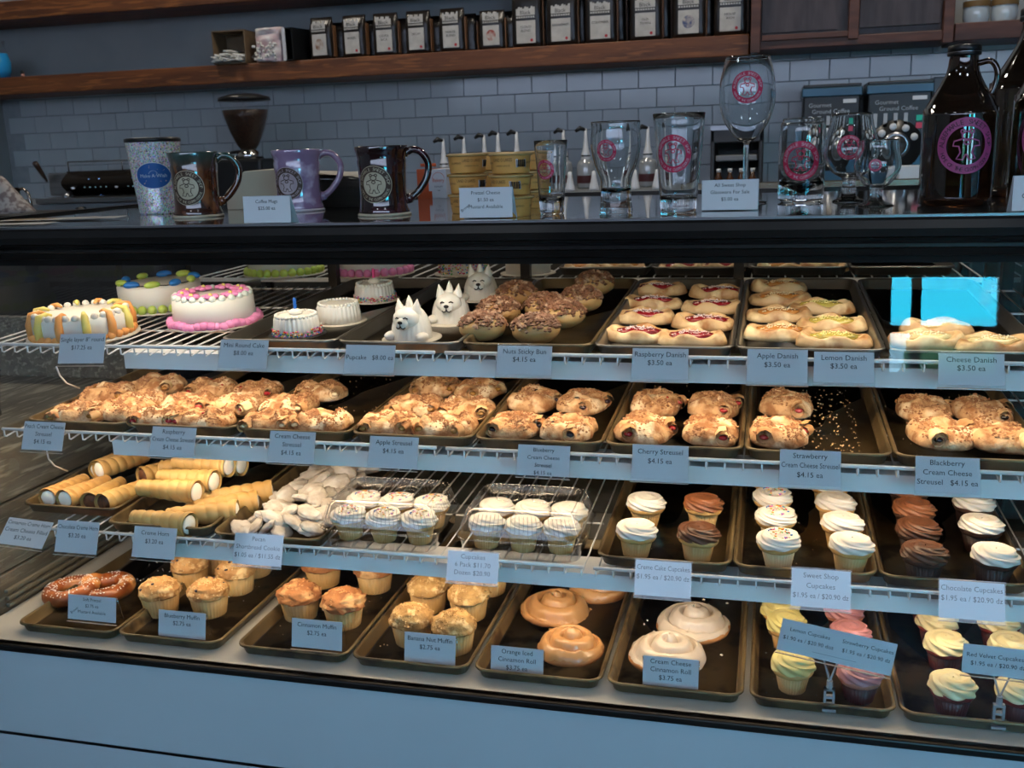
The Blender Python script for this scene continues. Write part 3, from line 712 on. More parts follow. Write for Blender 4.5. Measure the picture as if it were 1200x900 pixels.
# ---------------------------------------------------------------- things on the counter top
def ground(u, v): p = at(u, v, z=ZT); return p
def faceang(p): return math.atan2(CAM.y - p.y, CAM.x - p.x) + PI / 2
def cylmap(rf, a0, z0, eps=.0006):
    """2-D mark -> surface of a turned body; a0 is the side it faces (-pi/2 = towards -y)"""
    def fn(x, y, z):
        r = rf(z0 + y) + eps + z; th = a0 + x / rf(z0 + y)
        return (r * math.cos(th), r * math.sin(th), z0 + y)
    return fn
def prof_r(prof):
    def f(z):
        for (r0, z0), (r1, z1) in zip(prof, prof[1:]):
            if z0 <= z <= z1 and z1 > z0: return r0 + (r1 - r0) * (z - z0) / (z1 - z0)
        return prof[-1][0]
    return f

# glitter tumbler
p = ground(188, 250); s = depth(p) / F
t = empty('glitter_tumbler', p, faceang(p), 'silver glitter tumbler with a black lid and blue oval sticker', 'tumbler')
H = 84 * s; r0, r1 = 22.5 * s, 30.5 * s
prof = [(.0001, 0), (r0, 0), (r0 + .001, .003)] + [(r0 + (r1 - r0) * k / 8, .003 + (H - .008) * k / 8) for k in range(1, 9)]
glit = mat('holographic_glitter', 'b9bcc4', 'd8dae0', 6, .2, metal=.35)
N = glit.node_tree.nodes; L = glit.node_tree.links; vo = N.new('ShaderNodeTexVoronoi'); vo.inputs['Scale'].default_value = 420
tcn = N.new('ShaderNodeTexCoord'); L.new(tcn.outputs['Object'], vo.inputs['Vector'])
hs = N.new('ShaderNodeHueSaturation'); hs.inputs['Saturation'].default_value = .55; hs.inputs['Value'].default_value = 1.0
L.new(vo.outputs['Color'], hs.inputs['Color']); L.new(hs.outputs[0], N['Principled BSDF'].inputs['Base Color'])
nm = N.new('ShaderNodeBump'); nm.inputs['Strength'].default_value = .8; nm.inputs['Distance'].default_value = .002; L.new(vo.outputs['Color'], nm.inputs['Height']); L.new(nm.outputs[0], N['Principled BSDF'].inputs['Normal'])
MB().lathe(prof, 40).build('tumbler_body', glit, t)
MB().lathe([(r1 - .001, H - .006), (r1 + .0015, H - .005), (r1 + .0015, H + .002), (r1 - .004, H + .004), (.0001, H + .004)], 40).build('lid', blackp, t)
rf = prof_r(prof[1:]); mp = cylmap(rf, -PI / 2 - .12, H * .52)
b = MB(); n = 32; A, B_ = 20 * s, 14.5 * s
for k in range(6): b.grid(n, 2, lambda u, v: (A * (k + v) / 6 * math.cos(2 * PI * u), B_ * (k + v) / 6 * math.sin(2 * PI * u), 0), cu=True)
wrapped(b, mp).build('oval_sticker', mat('sticker_blue', '1a4f8c', None, rough=.4), t)
b = MB(); ribbon2d(b, [(A * math.cos(2 * PI * k / 40), B_ * math.sin(2 * PI * k / 40)) for k in range(40)], .0012, True); text2d(b, 'Make·A·Wish', 0, 0, .0105, A * 1.75)
b.v = [(x, y, .0005) for x, y, z in b.v]
ribbon2d(b, arc(0, .001, A * .25, B_ * .35, PI * .1, PI * .9, 10), .0007)
wrapped(b, mp).build('sticker_lettering', paper, t)
b = MB()
for k in range(14):
    a = random.uniform(0, 2 * PI); q = random.uniform(.55, .85)
    if abs(math.sin(a)) < .4: continue
    rr = random.choice((.0006, .0009, .0014)); b.add([(A * q * math.cos(a) + rr * dx, B_ * q * math.sin(a) + rr * dy, .0006) for dx, dy in ((1, 0), (0, 1), (-1, 0), (0, -1))], [(0, 1, 2, 3)])
wrapped(b, mp).build('sticker_stars', mat('pale_orange_star', 'd8b090', None), t)

# mugs
def mug(name, u, v, wpx, hpx, body_m, label, badge_ang, ring, txt, disc, foot, hx_=1):
    p = ground(u, v); s = depth(p) / F; R = wpx / 2 * s; H = hpx * s
    t = empty(name, p, faceang(p), label, 'mug')
    prof = [(.0001, .004), (R * .98, .004), (R * 1.0, .008), (R * .95, .014), (R * .92, .022), (R * .90, H * .35), (R * .92, H * .6), (R * .96, H * .78), (R * .93, H * .82), (R * .98, H * .9), (R * 1.03, H * .985), (R * 1.01, H), (R * .92, H * .985), (R * .84, H * .8), (R * .82, .02), (.0001, .018)]
    MB().lathe(prof, 44, rip=lambda th, j: 1 + .006 * math.sin(3 * th + j)).build('mug_body', body_m, t)
    MB().lathe([(.0001, 0), (R * 1.02, 0), (R * 1.05, .003), (R * .98, .0055), (.0001, .0055)], 40).build('foot_ring', foot, t)
    pts = [(R * .88, 0, H * .86), (R * 1.15, 0, H * .93), (R * 1.5, 0, H * .90), (R * 1.78, 0, H * .74), (R * 1.72, 0, H * .54), (R * 1.42, 0, H * .36), (R * 1.1, 0, H * .25), (R * .92, 0, H * .22), (R * .93, 0, H * .14)]
    sp = []
    for i in range(len(pts) - 1):
        for k in range(4):
            a = [Vector(pts[max(0, i - 1)]), Vector(pts[i]), Vector(pts[i + 1]), Vector(pts[min(len(pts) - 1, i + 2)])]; q = k / 4
            sp.append(.5 * ((2 * a[1]) + (-a[0] + a[2]) * q + (2 * a[0] - 5 * a[1] + 4 * a[2] - a[3]) * q * q + (-a[0] + 3 * a[1] - 3 * a[2] + a[3]) * q ** 3))
    MB().tube(sp, lambda q: .0068 + .003 * math.sin(q * 6) ** 2 * (q > .8), 12).build('handle', body_m, t)
    rf = prof_r(prof[4:9])
    badge(t, cylmap(lambda z: rf(z) + .0012, badge_ang, H * .46, .001), H * .255, txt, ring, txt, disc=ring)
    return t
stone = mat('stoneware_medallion', 'b7ad98', 'a2977f', 30, .6)
lav_d = mat('lavender_medallion', 'a79a9f', '8f8089', 30, .6)
brown_ink = mat('brown_relief', '3a281c', None, rough=.6)
g1 = mat('brown_green_glaze', '4a2412', '29140c', 10, .08, coat=1, c3='7a4a2a', c3scale=30, stretch=(1, 1, .5), bump=.15, bscale=40)
# the glaze turns blue green towards the rim
N = g1.node_tree.nodes; L = g1.node_tree.links; tcn = N.new('ShaderNodeTexCoord'); sx = N.new('ShaderNodeSeparateXYZ'); L.new(tcn.outputs['Object'], sx.inputs[0])
mr = N.new('ShaderNodeMapRange'); mr.inputs['From Min'].default_value = .090; mr.inputs['From Max'].default_value = .122; L.new(sx.outputs['Z'], mr.inputs['Value'])
mm = N.new('ShaderNodeMix'); mm.data_type = 'RGBA'; L.new(mr.outputs[0], mm.inputs['Factor']); src = N['Principled BSDF'].inputs['Base Color'].links[0].from_socket
L.new(src, mm.inputs['A']); mm.inputs['B'].default_value = hx('33443f'); L.new(mm.outputs['Result'], N['Principled BSDF'].inputs['Base Color'])
mug('coffee_mug', 233, 254, 56, 74, g1, 'brown and green glazed mug with round medallion, beside the glitter tumbler', -PI / 2 - .38, stone, brown_ink, brown_ink, stone)
mug('coffee_mug', 352, 247, 56, 70, mat('lavender_glaze', '76607f', '8d7a96', 8, .12, coat=1, c3='a99fb8', c3scale=20), 'lavender purple glazed mug with round medallion', -PI / 2 - .5, lav_d, brown_ink, mat('lavender_relief', '5a4a58', None), mat('pale_lavender_foot', 'a9a0a8', None, rough=.5))
mug('coffee_mug', 451, 252, 60, 79, mat('oxblood_black_glaze', '1a1011', '2c1216', 10, .07, coat=1, c3='43202a', c3scale=25), 'dark oxblood black glazed mug with round medallion, beside the orange box', -PI / 2 - .38, stone, brown_ink, brown_ink, stone)

# glasses
gl = mat('drinking_glass', 'f4f8fa', None, rough=.0, trans=1, ior=1.45)
mag = mat('magenta_print', 'b01846', 'a01540', 40, .5)
pale = mat('pale_print', 'b9a3ae', None, rough=.6)
def shell(out, t=.0022, bottom=.012):
    """outer profile (r,z) from the base up -> closed glass wall with a thick bottom"""
    inner = [(max(.0006, r - t), z) for r, z in out if z > bottom]
    return [(.0001, 0)] + out + [(out[-1][0] - t * .5, out[-1][1] + .0008)] + inner[::-1] + [(.0001, bottom)]
def smoothp(P, n=4):
    o = []
    for i in range(len(P) - 1):
        a = [P[max(0, i - 1)], P[i], P[i + 1], P[min(len(P) - 1, i + 2)]]
        for k in range(n):
            q = k / n; o.append(tuple(.5 * (2 * a[1][j] + (-a[0][j] + a[2][j]) * q + (2 * a[0][j] - 5 * a[1][j] + 4 * a[2][j] - a[3][j]) * q * q + (-a[0][j] + 3 * a[1][j] - 3 * a[2][j] + a[3][j]) * q ** 3) for j in (0, 1)))
    return o + [P[-1]]
def glassware(name, u, vb, vt, prof, label, cat, br, bz, ba, solid=None, bottom=.012, second=False):
    """prof in fractions: radius in px, height 0..1"""
    p = ground(u, vb); s = depth(p) / F; H = (vb - vt) * s * 1.01
    pr = smoothp([(r * s, z * H) for r, z in prof])
    t = empty(name, p, faceang(p), label, cat)
    if solid: pts = [(.0001, 0)] + smoothp([(r * s, z * H) for r, z in solid]) ; k = len(pts)
    if solid:
        z0 = solid[-1][1] * H
        inner = [(max(.0006, r - .0016), z) for r, z in pr if z > z0 + .004]
        MB().lathe(pts + [q for q in pr if q[1] > z0] + inner[::-1] + [(.0001, z0 + .004)], 40).build('glass_body', gl, t)
        allp = pts[1:] + [q for q in pr if q[1] > z0]
    else:
        MB().lathe(shell(pr, .0022, bottom), 40).build('glass_body', gl, t); allp = pr
    rf = prof_r(allp)
    if br: badge(t, cylmap(rf, -PI / 2 + ba, bz * H, .0005), br * s, mag, pale, mag)
    return t
glassware('short_tumbler_glass', 647, 250, 168, [(12.5, 0), (14, .03), (15, .2), (17, .6), (19.5, 1)], 'short clear tumbler glass with a magenta badge, right of the yellow cheese cups', 'glass', 11, .61, -.45, bottom=.018)
glassware('tulip_beer_glass', 722, 249, 147, [(19, 0), (19.5, .03), (18, .12), (17.5, .25), (18.5, .38), (25, .55), (29, .75), (28, .93), (28.5, 1)], 'clear tulip beer glass with a narrow base and a magenta badge', 'glass', 12, .69, -.4, bottom=.035)
glassware('pint_glass', 795, 248, 138, [(20, 0), (21, .03), (21.5, .1), (23, .3), (26.5, .65), (30, 1)], 'tall flared pint glass with a large magenta badge', 'glass', 21, .6, -.25, bottom=.022)
glassware('wine_glass', 873, 238, 76, [(3, .42), (13, .46), (25, .56), (31, .68), (31, .82), (27.5, .93), (24.5, 1)], 'tall stemmed wine glass with a magenta badge behind the sweet shop card', 'glass', 17.5, .79, 0, solid=[(24, 0), (23.5, .012), (8, .03), (3.5, .08), (3, .25), (3, .40), (4, .42)])
glassware('can_shaped_glass', 938, 236, 143, [(22, 0), (25, .04), (26, .1), (26, .85), (23.5, .95), (22.5, 1)], 'clear can-shaped glass with a large magenta badge', 'glass', 22, .50, -.05, bottom=.016)
glassware('snifter_glass', 994, 236, 137, [(6, .26), (20, .34), (31, .52), (30, .68), (25, .85), (22.5, 1)], 'large stemmed snifter glass with a magenta badge', 'glass', 13.5, .62, -.05, solid=[(18, 0), (17, .02), (10, .05), (8, .1), (9.5, .13), (7.5, .17), (7.5, .24), (9, .27)])
glassware('tasting_glass', 1026, 241, 166, [(6, .26), (16, .34), (25.5, .55), (25, .72), (22, .88), (22, 1)], 'small stemmed tasting glass with a tiny magenta badge in front of the snifter', 'glass', 7, .62, -.1, solid=[(20, 0), (19, .02), (10, .07), (7, .12), (7, .22), (8, .27)])
# brown glass jugs
brown = mat('brown_jug_glass', '3b1d0a', None, rough=.03, trans=.85, ior=1.5, coat=1)
B_ = brown.node_tree.nodes['Principled BSDF']; B_.inputs['Base Color'].default_value = (.035, .014, .005, 1)
pinkp = mat('pink_print', '9c4276', '8f3a6a', 40, .5)
def jug(u, vb, vt, label, sc=1, ba=0, bd=True, rz=0):
    p = ground(u, vb); s = depth(p) / F * sc; H = (vb - vt) * depth(p) / F
    t = empty('brown_glass_jug', p, faceang(p), label, 'jug')
    P = smoothp([(36 * s, 0), (39.5 * s, .02 * H), (40 * s, .06 * H), (40 * s, .57 * H), (38 * s, .62 * H), (24 * s, .76 * H), (17.5 * s, .84 * H), (15.5 * s, .93 * H), (17 * s, .945 * H)], 3)
    MB().lathe([(.0001, .0)] + P + [(.0001, .945 * H)], 44).build('jug_body', brown, t)
    MB().lathe([(17.2 * s, .935 * H), (18 * s, .94 * H), (18 * s, .955 * H), (17.2 * s, .958 * H), (17.8 * s, .96 * H), (17.8 * s, .993 * H), (16.5 * s, H), (.0001, H)], 32).build('screw_cap', blackp, t)
    MB().lathe([(17.9 * s, .955 * H), (18.1 * s, .957 * H), (17.9 * s, .96 * H)], 32).build('cap_ring', steel, t)
    hp = smoothp([(15 * s, .885 * H), (28 * s, .895 * H), (35 * s, .84 * H), (35 * s, .76 * H), (31 * s, .69 * H)], 5)
    MB().tube([(x, 0, z) for x, z in hp], 3.4 * s, 10).build('jug_handle', brown, t)
    if bd: badge(t, cylmap(lambda z: 40 * s, -PI / 2 + ba - rz, .38 * H, .001), 31 * s * (1 if sc == 1 else .95), pinkp, blackm, pinkp)
    return t
jug(1118, 240, 62, 'brown glass jug with a round pink badge, leftmost of the three jugs', ba=.22)
jug(1203, 229, 21, 'tall brown glass jug with no badge in view, behind the two badged jugs', 1.22, 0, False)
jug(1228, 240, 36, 'brown glass jug at the right edge with part of a pink badge', 1.12, -.05)

# cheese cups
cupm = mat('yellow_cup', 'd09c54', 'c2904a', 20, .45)
foilm = mat('gold_foil_lid', 'b39455', 'a58446', 30, .3, .6)
Hc = .036
def cup(p, k, label, grp, rot):
    t = empty('cheese_cup', (p.x, p.y, ZT + k * (Hc + .0008)), rot, label, 'cheese cup', grp)
    objm('cup_body', cup_body, t); objm('cup_rim', cup_rim, t); objm('cup_foil', cup_foil, t); objm('cup_print', cup_print, t)
    objm('cup_barcode', cup_bar, t); objm('cup_barcode_lines', cup_lines, t); return t
Rc = .037
prof = [(.0001, 0), (Rc * .86, 0), (Rc * .88, .002), (Rc * .98, Hc * .86)]
cup_body = MB().lathe(prof, 32).mesh('cup_body', cupm)
cup_rim = MB().lathe([(Rc * .98, Hc * .84), (Rc * 1.06, Hc * .85), (Rc * 1.07, Hc * .93), (Rc * 1.03, Hc * .96)], 32).mesh('cup_rim', mat('cup_rim_plastic', 'a88c5a', None, rough=.25))
cup_foil = MB().lathe([(Rc * 1.05, Hc * .955), (Rc * .9, Hc), (.0001, Hc)], 32, rip=lambda th, j: 1 + .01 * math.sin(9 * th)).mesh('cup_foil', foilm)
rf = prof_r(prof[1:])
b = MB(); text2d(b, 'LAND O LAKES', -.006, .007, .008, .035); text2d(b, 'CHEESE SAUCE', -.006, -.003, .004, .035)
for a in (-1.0, 1.2, 2.2): text2d(b, 'JALAPENO', a * Rc, .002, .005, .022)
cup_print = wrapped(b, cylmap(rf, -PI / 2, Hc * .45)).mesh('cup_print', brown_ink)
b = MB(); b.box((.0, -.006, 0), (.02, .008, .0002)); b.v = [(x + .018, y, z) for x, y, z in b.v]; cup_bar = wrapped(b, cylmap(rf, -PI / 2, Hc * .45)).mesh('cup_barcode', paper)
b = MB()
for k in range(9): b.box((.0195 + k * .002, -.005, 0), (.0205 + k * .002 + .0004 * (k % 2), .007, .0004))
cup_lines = wrapped(b, cylmap(rf, -PI / 2, Hc * .45)).mesh('cup_barcode_lines', ink)
for i, (u, v, n, rot, w) in enumerate(((550, 249, 3, .0, 'leftmost front stack'), (600, 253, 3, -.7, 'front stack behind the pretzel cheese card'), (580, 240, 3, 1.9, 'back stack, middle'), (626, 243, 3, .4, 'stack nearest the short tumbler glass'))):
    p = ground(u, v)
    for k in range(n): cup(p, k, 'yellow cheese dip cup, %s of the %s' % (('bottom', 'middle', 'top')[k], w), 'stacked yellow cheese dip cups', rot + k * .35)

# orange and white bakery box, tissue stack, papers, patterned bag
orange = mat('orange_print', 'b2502c', None, rough=.6)
p = ground(505, 233); s = depth(p) / F
t = empty('bakery_box', (p.x, p.y + .02, ZT), -.25, 'orange and white bakery box behind the dark mug', 'box')
MB().box((-.045, 0, 0), (.04, .07, .072)).build('box_body', paper, t, False, .001)
MB().box((-.046, -.001, 0), (-.012, .071, .0725)).build('orange_side', orange, t, False)
MB().box((-.012, -.0012, .0), (-.003, .0, .018)).build('orange_square', orange, t, False)
b = MB(); text2d(b, 'Bakery', .018, .045, .013, .034); ribbon2d(b, arc(.018, .047, .018, .017, PI * .05, PI * .95, 12), .0012); wrapped(b, lambda x, y, z: (x, -.0015, y)).build('bakery_lettering', orange, t, False)
b = MB(); text2d(b, 'DONUTS', .018, .029, .006, .03); text2d(b, 'cake', .018, .02, .005, .02); wrapped(b, lambda x, y, z: (x, -.0015, y)).build('small_lettering', ink, t, False)
MB().cyl((-.028, -.004, .078), .02, .008, 24, M=Matrix.Translation((0, .03, .0)) ).build('orange_disc', orange, t)
p = at(375, 210, y=.56)
t = empty('tissue_stack', (p.x + .01, .60, ZT), 0, 'fanned stack of white pastry tissue sheets behind the mugs', 'tissue paper')
tis = mat('bakery_tissue', 'b4b0a6', 'a9a59b', 10, .8)
for k in range(24):
    a = -.012 * k + random.uniform(-.05, .05); w = .13
    M_ = Matrix.Translation((.015 * math.sin(k), 0, -.002 + k * .0031)) @ Matrix.Rotation(a, 4, 'Z')
    MB().grid(8, 4, lambda u, v: (-w + 2 * w * u, -.08 + .16 * v, .006 * math.sin(u * 3 + k) ** 2 * (k / 24) - .02 * max(0, u - .8) * k / 12 + .004), M=M_).build('tissue_sheet', tis, t)
xa_, xb_ = at(262, 200, y=.52).x, at(332, 200, y=.52).x
t = empty('white_pastry_box', (xa_, .52, ZT), 0, 'cream folded bakery box lying behind the brown and lavender mugs', 'box')
b = MB(); w_ = xb_ - xa_; b.add([(0, 0, 0), (w_, 0, 0), (w_, 0, .088), (.05, 0, .085), (0, 0, .04), (0, .16, 0), (w_, .16, 0), (w_, .16, .09), (.05, .16, .088), (0, .16, .045)], [(0, 1, 2, 3, 4), (9, 8, 7, 6, 5), (0, 5, 6, 1), (1, 6, 7, 2), (2, 7, 8, 3), (3, 8, 9, 4), (4, 9, 5, 0)])
b.build('box_body', mat('cream_card', 'b5ab98', 'aca28f', 8, .8), t, False, .002)
for i, (u, v, a, w, d) in enumerate(((20, 263, .1, .16, .05), (55, 258, .5, .2, .07), (110, 257, .2, .13, .05))):
    p = ground(u, v); p.x = max(p.x, GX0 + .02 + w * .5)
    b = MB(); b.grid(6, 4, lambda q, r: (-w / 2 + w * q, -d / 2 + d * r, .0008 + i * .0012 + .0015 * q * r))
    o = b.build('paper_sheet', mat('loose_paper', 'aaa69d', 'b5b1a8', 10, .8) if i != 1 else mat('brown_print_paper', '8d7658', 'aaa69d', 14, .8, lo=.45, hi=.55)); o.location = (p.x, max(p.y, .10 + d / 2), ZT + .0002); o.rotation_euler = (0, 0, a * .3)
    tag(o, ('loose white paper sheet at the left end of the counter top', 'brown printed paper at the left end of the counter top', 'long white paper beside the glitter tumbler')[i], 'paper')
q = at(12, 252, y=1.3)
t = empty('patterned_coffee_sack', (at(10, 250, y=1.42).x, 1.42, 1.24), .2, 'pale patterned paper sack at the far left behind the counter', 'sack')
MB().grid(24, 10, lambda u, v: ((.10 - .085 * v) * math.cos(u * 2 * PI) - .02 * v, .05 * (1 - .6 * v) * math.sin(u * 2 * PI), .125 * v + .005 * nz3(u, v, 0, 6)), cu=True, caps=True).build('sack_body', mat('patterned_paper', '9b948f', '6b5f5e', 60, .8, lo=.45, hi=.6), t)
q = at(24, 250, y=1.25)
t = empty('milk_pitcher', (at(14, 250, y=1.45).x, 1.45, 1.24), 0, 'steel milk pitcher with a curved handle at the far left behind the counter', 'pitcher')
MB().lathe([(.0001, 0), (.04, 0), (.043, .02), (.035, .07), (.038, .085)], 28).build('pitcher_body', chromed, t)
MB().tube([(.036, 0, .078), (.06, 0, .082), (.078, 0, .065), (.083, 0, .035), (.085, 0, .0)], .005, 8).build('pitcher_handle', chromed, t)
st = empty('side_table', (-2.35, 1.42, 0), 0, 'narrow dark side table behind the left end of the case', 'table')
MB().box((-.6, -.16, 1.215), (.3, .16, 1.24)).build('table_top', darkw, st, False, .003)
for x in (-.58, .28):
    for y in (-.14, .14): MB().box((x - .015, y - .015, 0), (x + .015, y + .015, 1.215)).build('leg', darkw, st, False)
# ---------------------------------------------------------------- trays
tray_m = mat('dark_baking_tray', '54452f', '7a6848', 6, .34, .35, lo=.3, hi=.75, c3='33281b', c3scale=14)
tray_s = mat('worn_aluminium_tray', '6b665c', '84807a', 8, .28, .85)
def rrect(w, l, r, n=6):
    pts = []
    for cx, cy, a in ((w / 2 - r, l / 2 - r, 0), (-w / 2 + r, l / 2 - r, PI / 2), (-w / 2 + r, -l / 2 + r, PI), (w / 2 - r, -l / 2 + r, 1.5 * PI)):
        for k in range(n): q = a + PI / 2 * k / (n - 1); pts.append((cx + r * math.cos(q), cy + r * math.sin(q)))
    return pts
def tray_mesh(w, l, h=.022, ma=tray_m):
    b = MB(); sec = [(.0105, .0008), (.0100, .0010), (.0075, .003), (.0035, h - .002), (.0020, h), (-.001, h + .0012), (-.0035, h), (-.0042, h - .003), (-.0025, h - .004), (.0005, h - .003), (.0065, .001), (.009, 0)]
    rings = []
    for off, z in sec: rings.append([(x, y, z) for x, y in rrect(w - .007 - 2 * off, l - .007 - 2 * off, .024 - off * .8)])
    n = len(rings[0]); vs = [p for r in rings for p in r]
    fs = [(j * n + i, j * n + (i + 1) % n, (j + 1) * n + (i + 1) % n, (j + 1) * n + i) for j in range(len(rings) - 1) for i in range(n)]
    fs.append(tuple(range(n))); fs.append(tuple((len(rings) - 1) * n + i for i in range(n))[::-1])
    b.add(vs, fs); return b.mesh('baking_tray', ma)
TM = {}
def tray(k, x0, y0, w, l, label, ma=tray_m, nm='baking_tray'):
    key = (w, l, ma.name)
    if key not in TM: TM[key] = tray_mesh(w, l, ma=ma)
    zc = surf_z(k, y0) + .0012
    o = objm(nm, TM[key], None, (x0 + w / 2, y0 + l / 2, zc + (TILT * l / 2 if k else 0)))
    if k: o.rotation_euler = (math.atan(TILT), 0, 0)
    return tag(o, label, 'tray')
def onp(k, u, v, dz=.0025):
    """pixel -> point on the inside floor of the trays of shelf k"""
    y = .3
    for _ in range(12):
        z = surf_z(k, y) + dz; p = at(u, v, z=z); y = .6 * p.y + .4 * y if k else p.y
    p.z = surf_z(k, p.y) + dz
    return p
TW_ = .238
for i, (x, lab) in enumerate(((-1.512, 'dark baking tray with the soft pretzel, bottom left corner'), (-1.272, 'dark baking tray of blueberry muffins on the bottom deck'), (-1.000, 'dark baking tray of cinnamon muffins on the bottom deck'), (-.757, 'dark baking tray of banana nut muffins on the bottom deck'), (-.512, 'dark baking tray of orange iced rolls on the bottom deck'), (-.263, 'dark baking tray of cream cheese rolls on the bottom deck'), (-.013, 'dark baking tray of lemon and strawberry cupcakes'), (.232, 'dark baking tray of red velvet cupcakes, bottom right corner'))):
    tray(0, x, .037, .240 if i > 3 else .236, .66, lab)
fl = ['peach cream cheese', 'raspberry cream cheese', 'plain cream cheese', 'apple', 'blueberry', 'cherry', 'strawberry', 'blackberry']
for i in range(8): tray(2, -1.475 + .2405 * i, .105, TW_, .66, 'dark baking tray of %s streusel pastries on the middle shelf' % fl[i])
tray(3, -1.555, .15, TW_, .60, 'dark baking tray of chocolate and cinnamon creme horns, leftmost on the third shelf')
tray(3, -1.302, .088, TW_, .64, 'dark baking tray of cream-filled horns, second on the third shelf')
tray(3, -1.050, .072, .236, .66, 'dark baking tray of powdered pecan cookies on the third shelf')
for x, lab in ((-.287, 'dark baking tray with four creme cake cupcakes'), (-.047, 'dark baking tray with eight white-frosted sweet shop cupcakes'), (.193, 'dark baking tray of chocolate cupcakes at the right of the third shelf')): tray(3, x, .09, TW_, .66, lab)
tray(1, -1.012, .11, TW_, .66, 'worn metal tray of mini round cakes on the top shelf', tray_s)
tray(1, -.772, .11, TW_, .66, 'worn metal tray of dog-face cakes on the top shelf', tray_s)
for x, lab in ((-.531, 'dark metal tray of nut sticky buns on the top shelf'), (-.291, 'metal tray of raspberry danish on the top shelf'), (-.051, 'metal tray of apple and lemon danish on the top shelf'), (.190, 'metal tray of cheese danish at the right of the top shelf')): tray(1, x, .11, TW_, .66, lab, tray_s if x > -.5 else tray_m)
def rear_tray(x, lab):
    o = objm('baking_tray', tray_mesh(TW_, .40, ma=tray_s), None, (x + TW_ / 2, .97 + .2, 1.0765)); tag(o, lab, 'tray')
for x, lab in ((-.531, 'rear metal tray with golden pastries behind the sticky buns'), (-.290, 'rear metal tray with pastries behind the raspberry danish'), (-.050, 'rear metal tray with pastries behind the apple danish'), (.190, 'rear metal tray behind the cheese danish')): rear_tray(x, lab)

# crumbs on the trays
crumb = mat('pale_crumb', 'a8845a', 'c4a67c', 60, .9)
def crumbs(k, x0, x1, y0, y1, n, label, r=.0012, ma=None):
    b = MB()
    for _ in range(n):
        x, y = random.uniform(x0, x1), y0 + (y1 - y0) * random.random(); b.chip((x, y, surf_z(k, y) + .0036), r * random.uniform(.5, 1.7))
    tag(b.build('tray_crumbs', ma or crumb, None, False), label, 'crumbs', kind='stuff')
crumbs(2, .06, .165, .14, .55, 230, 'streusel crumbs scattered on the half-empty strawberry streusel tray', .0016)
crumbs(2, -1.0, -.78, .2, .7, 110, 'streusel crumbs on the plain cream cheese streusel tray')
crumbs(2, -.26, -.06, .35, .7, 80, 'streusel crumbs at the back of the cherry streusel tray')
crumbs(2, .22, .40, .14, .7, 70, 'streusel crumbs on the blackberry streusel tray')
crumbs(1, .06, .16, .3, .7, 40, 'small crumbs on the apple and lemon danish tray')
crumbs(3, -.03, .17, .13, .6, 45, 'small crumbs on the sweet shop cupcake tray')
crumbs(3, -.27, -.07, .13, .6, 30, 'tiny crumbs on the creme cake cupcake tray', .0009)
crumbs(0, -1.44, -1.10, .25, .66, 130, 'white salt grains scattered on the pretzel and blueberry muffin trays', .0015, mat('salt_grain', 'd8d6d0', None, rough=.4))
crumbs(0, -.73, -.56, .10, .5, 110, 'pale crumbs around the banana nut muffins', .0016)
crumbs(0, -.97, -.80, .12, .4, 60, 'crumbs on the cinnamon muffin tray')
crumbs(0, -.23, -.06, .12, .6, 26, 'white icing drips on the cream cheese roll tray', .0026, mat('icing_drip', 'ccc6bc', None))
crumbs(0, -.48, -.32, .15, .6, 22, 'orange icing drips on the orange iced roll tray', .003, mat('orange_icing', 'c8965c'))
crumbs(0, .01, .20, .08, .35, 60, 'dark cupcake crumbs on the lemon and strawberry cupcake tray', .0016, mat('dark_crumb', '1d140c'))

# ---------------------------------------------------------------- pastries
dough = mat('golden_flaky_dough', 'c99f70', 'a8744a', 22, .55, bump=.5, bscale=90, lo=.4, hi=.68, c3='ecd0a0', c3scale=16, sss=.08)
crust = mat('streusel_crust', 'c8a074', '96663f', 40, .8, bump=1, bscale=220, lo=.42, hi=.6, c3='e0c8a4', c3scale=24, sss=.05)
crumbm = mat('streusel_crumb', 'a27350', '82573a', 60, .85, c3='c49c72', c3scale=90)
fills = {'peach': '9a6a2a', 'raspberry': 'a3202a', 'cream': 'e0cfa8', 'apple': '9a7038', 'blueberry': '2a1c26', 'cherry': 'a02428', 'strawberry': 'b03a38', 'blackberry': '1e1418'}
def streusel_mesh(seed, crusty):
    """long flaky pastry, folded over itself, slightly dented and rough"""
    a, bb, h = .062, .050, .026
    def fn(u, v):
        th = u * 2 * PI; r = math.sin(min(1, v * 1.0) * PI / 2) if v < .8 else 1
        v2 = v / .78 if v < .78 else 1
        rr = v2
        ex = .62
        cx = math.copysign(abs(math.cos(th)) ** ex, math.cos(th)); cy = math.copysign(abs(math.sin(th)) ** ex, math.sin(th))
        edge = 1 + .10 * nz3(cx * 1.2, cy * 1.2, 0, 1.6, seed)
        x, y = a * cx * rr * edge, bb * cy * rr * edge
        top = h * (1 - rr ** 4.5) ** .55
        fold = .0055 * math.sin((x * .8 + y * .55) * 150 + seed + 2 * nz3(x, y, 0, 25, seed))
        top = top * (1 + .28 * nz3(x, y, 0, 26, seed) + .22 * nz3(x, y, 0, 60, seed + 1)) + .6 * fold * (1 - rr ** 3)
        top += .0016 * nz3(x, y, 0, 130, seed) + (.0022 * abs(nz3(x, y, 0, 260, seed + 3)) if crusty else 0)
        if v2 >= 1: t = (v - .78) / .22; k = 1 - .18 * t; return (x * k, y * k, max(0, .006 * (1 - t)))
        return (x, y, max(.006, top + .006))
    b = MB(); b.grid(56, 26, lambda u, v: fn(u, .004 + v * .996), cu=True)
    return b.mesh('pastry_crust' if crusty else 'pastry', crust if crusty else dough)
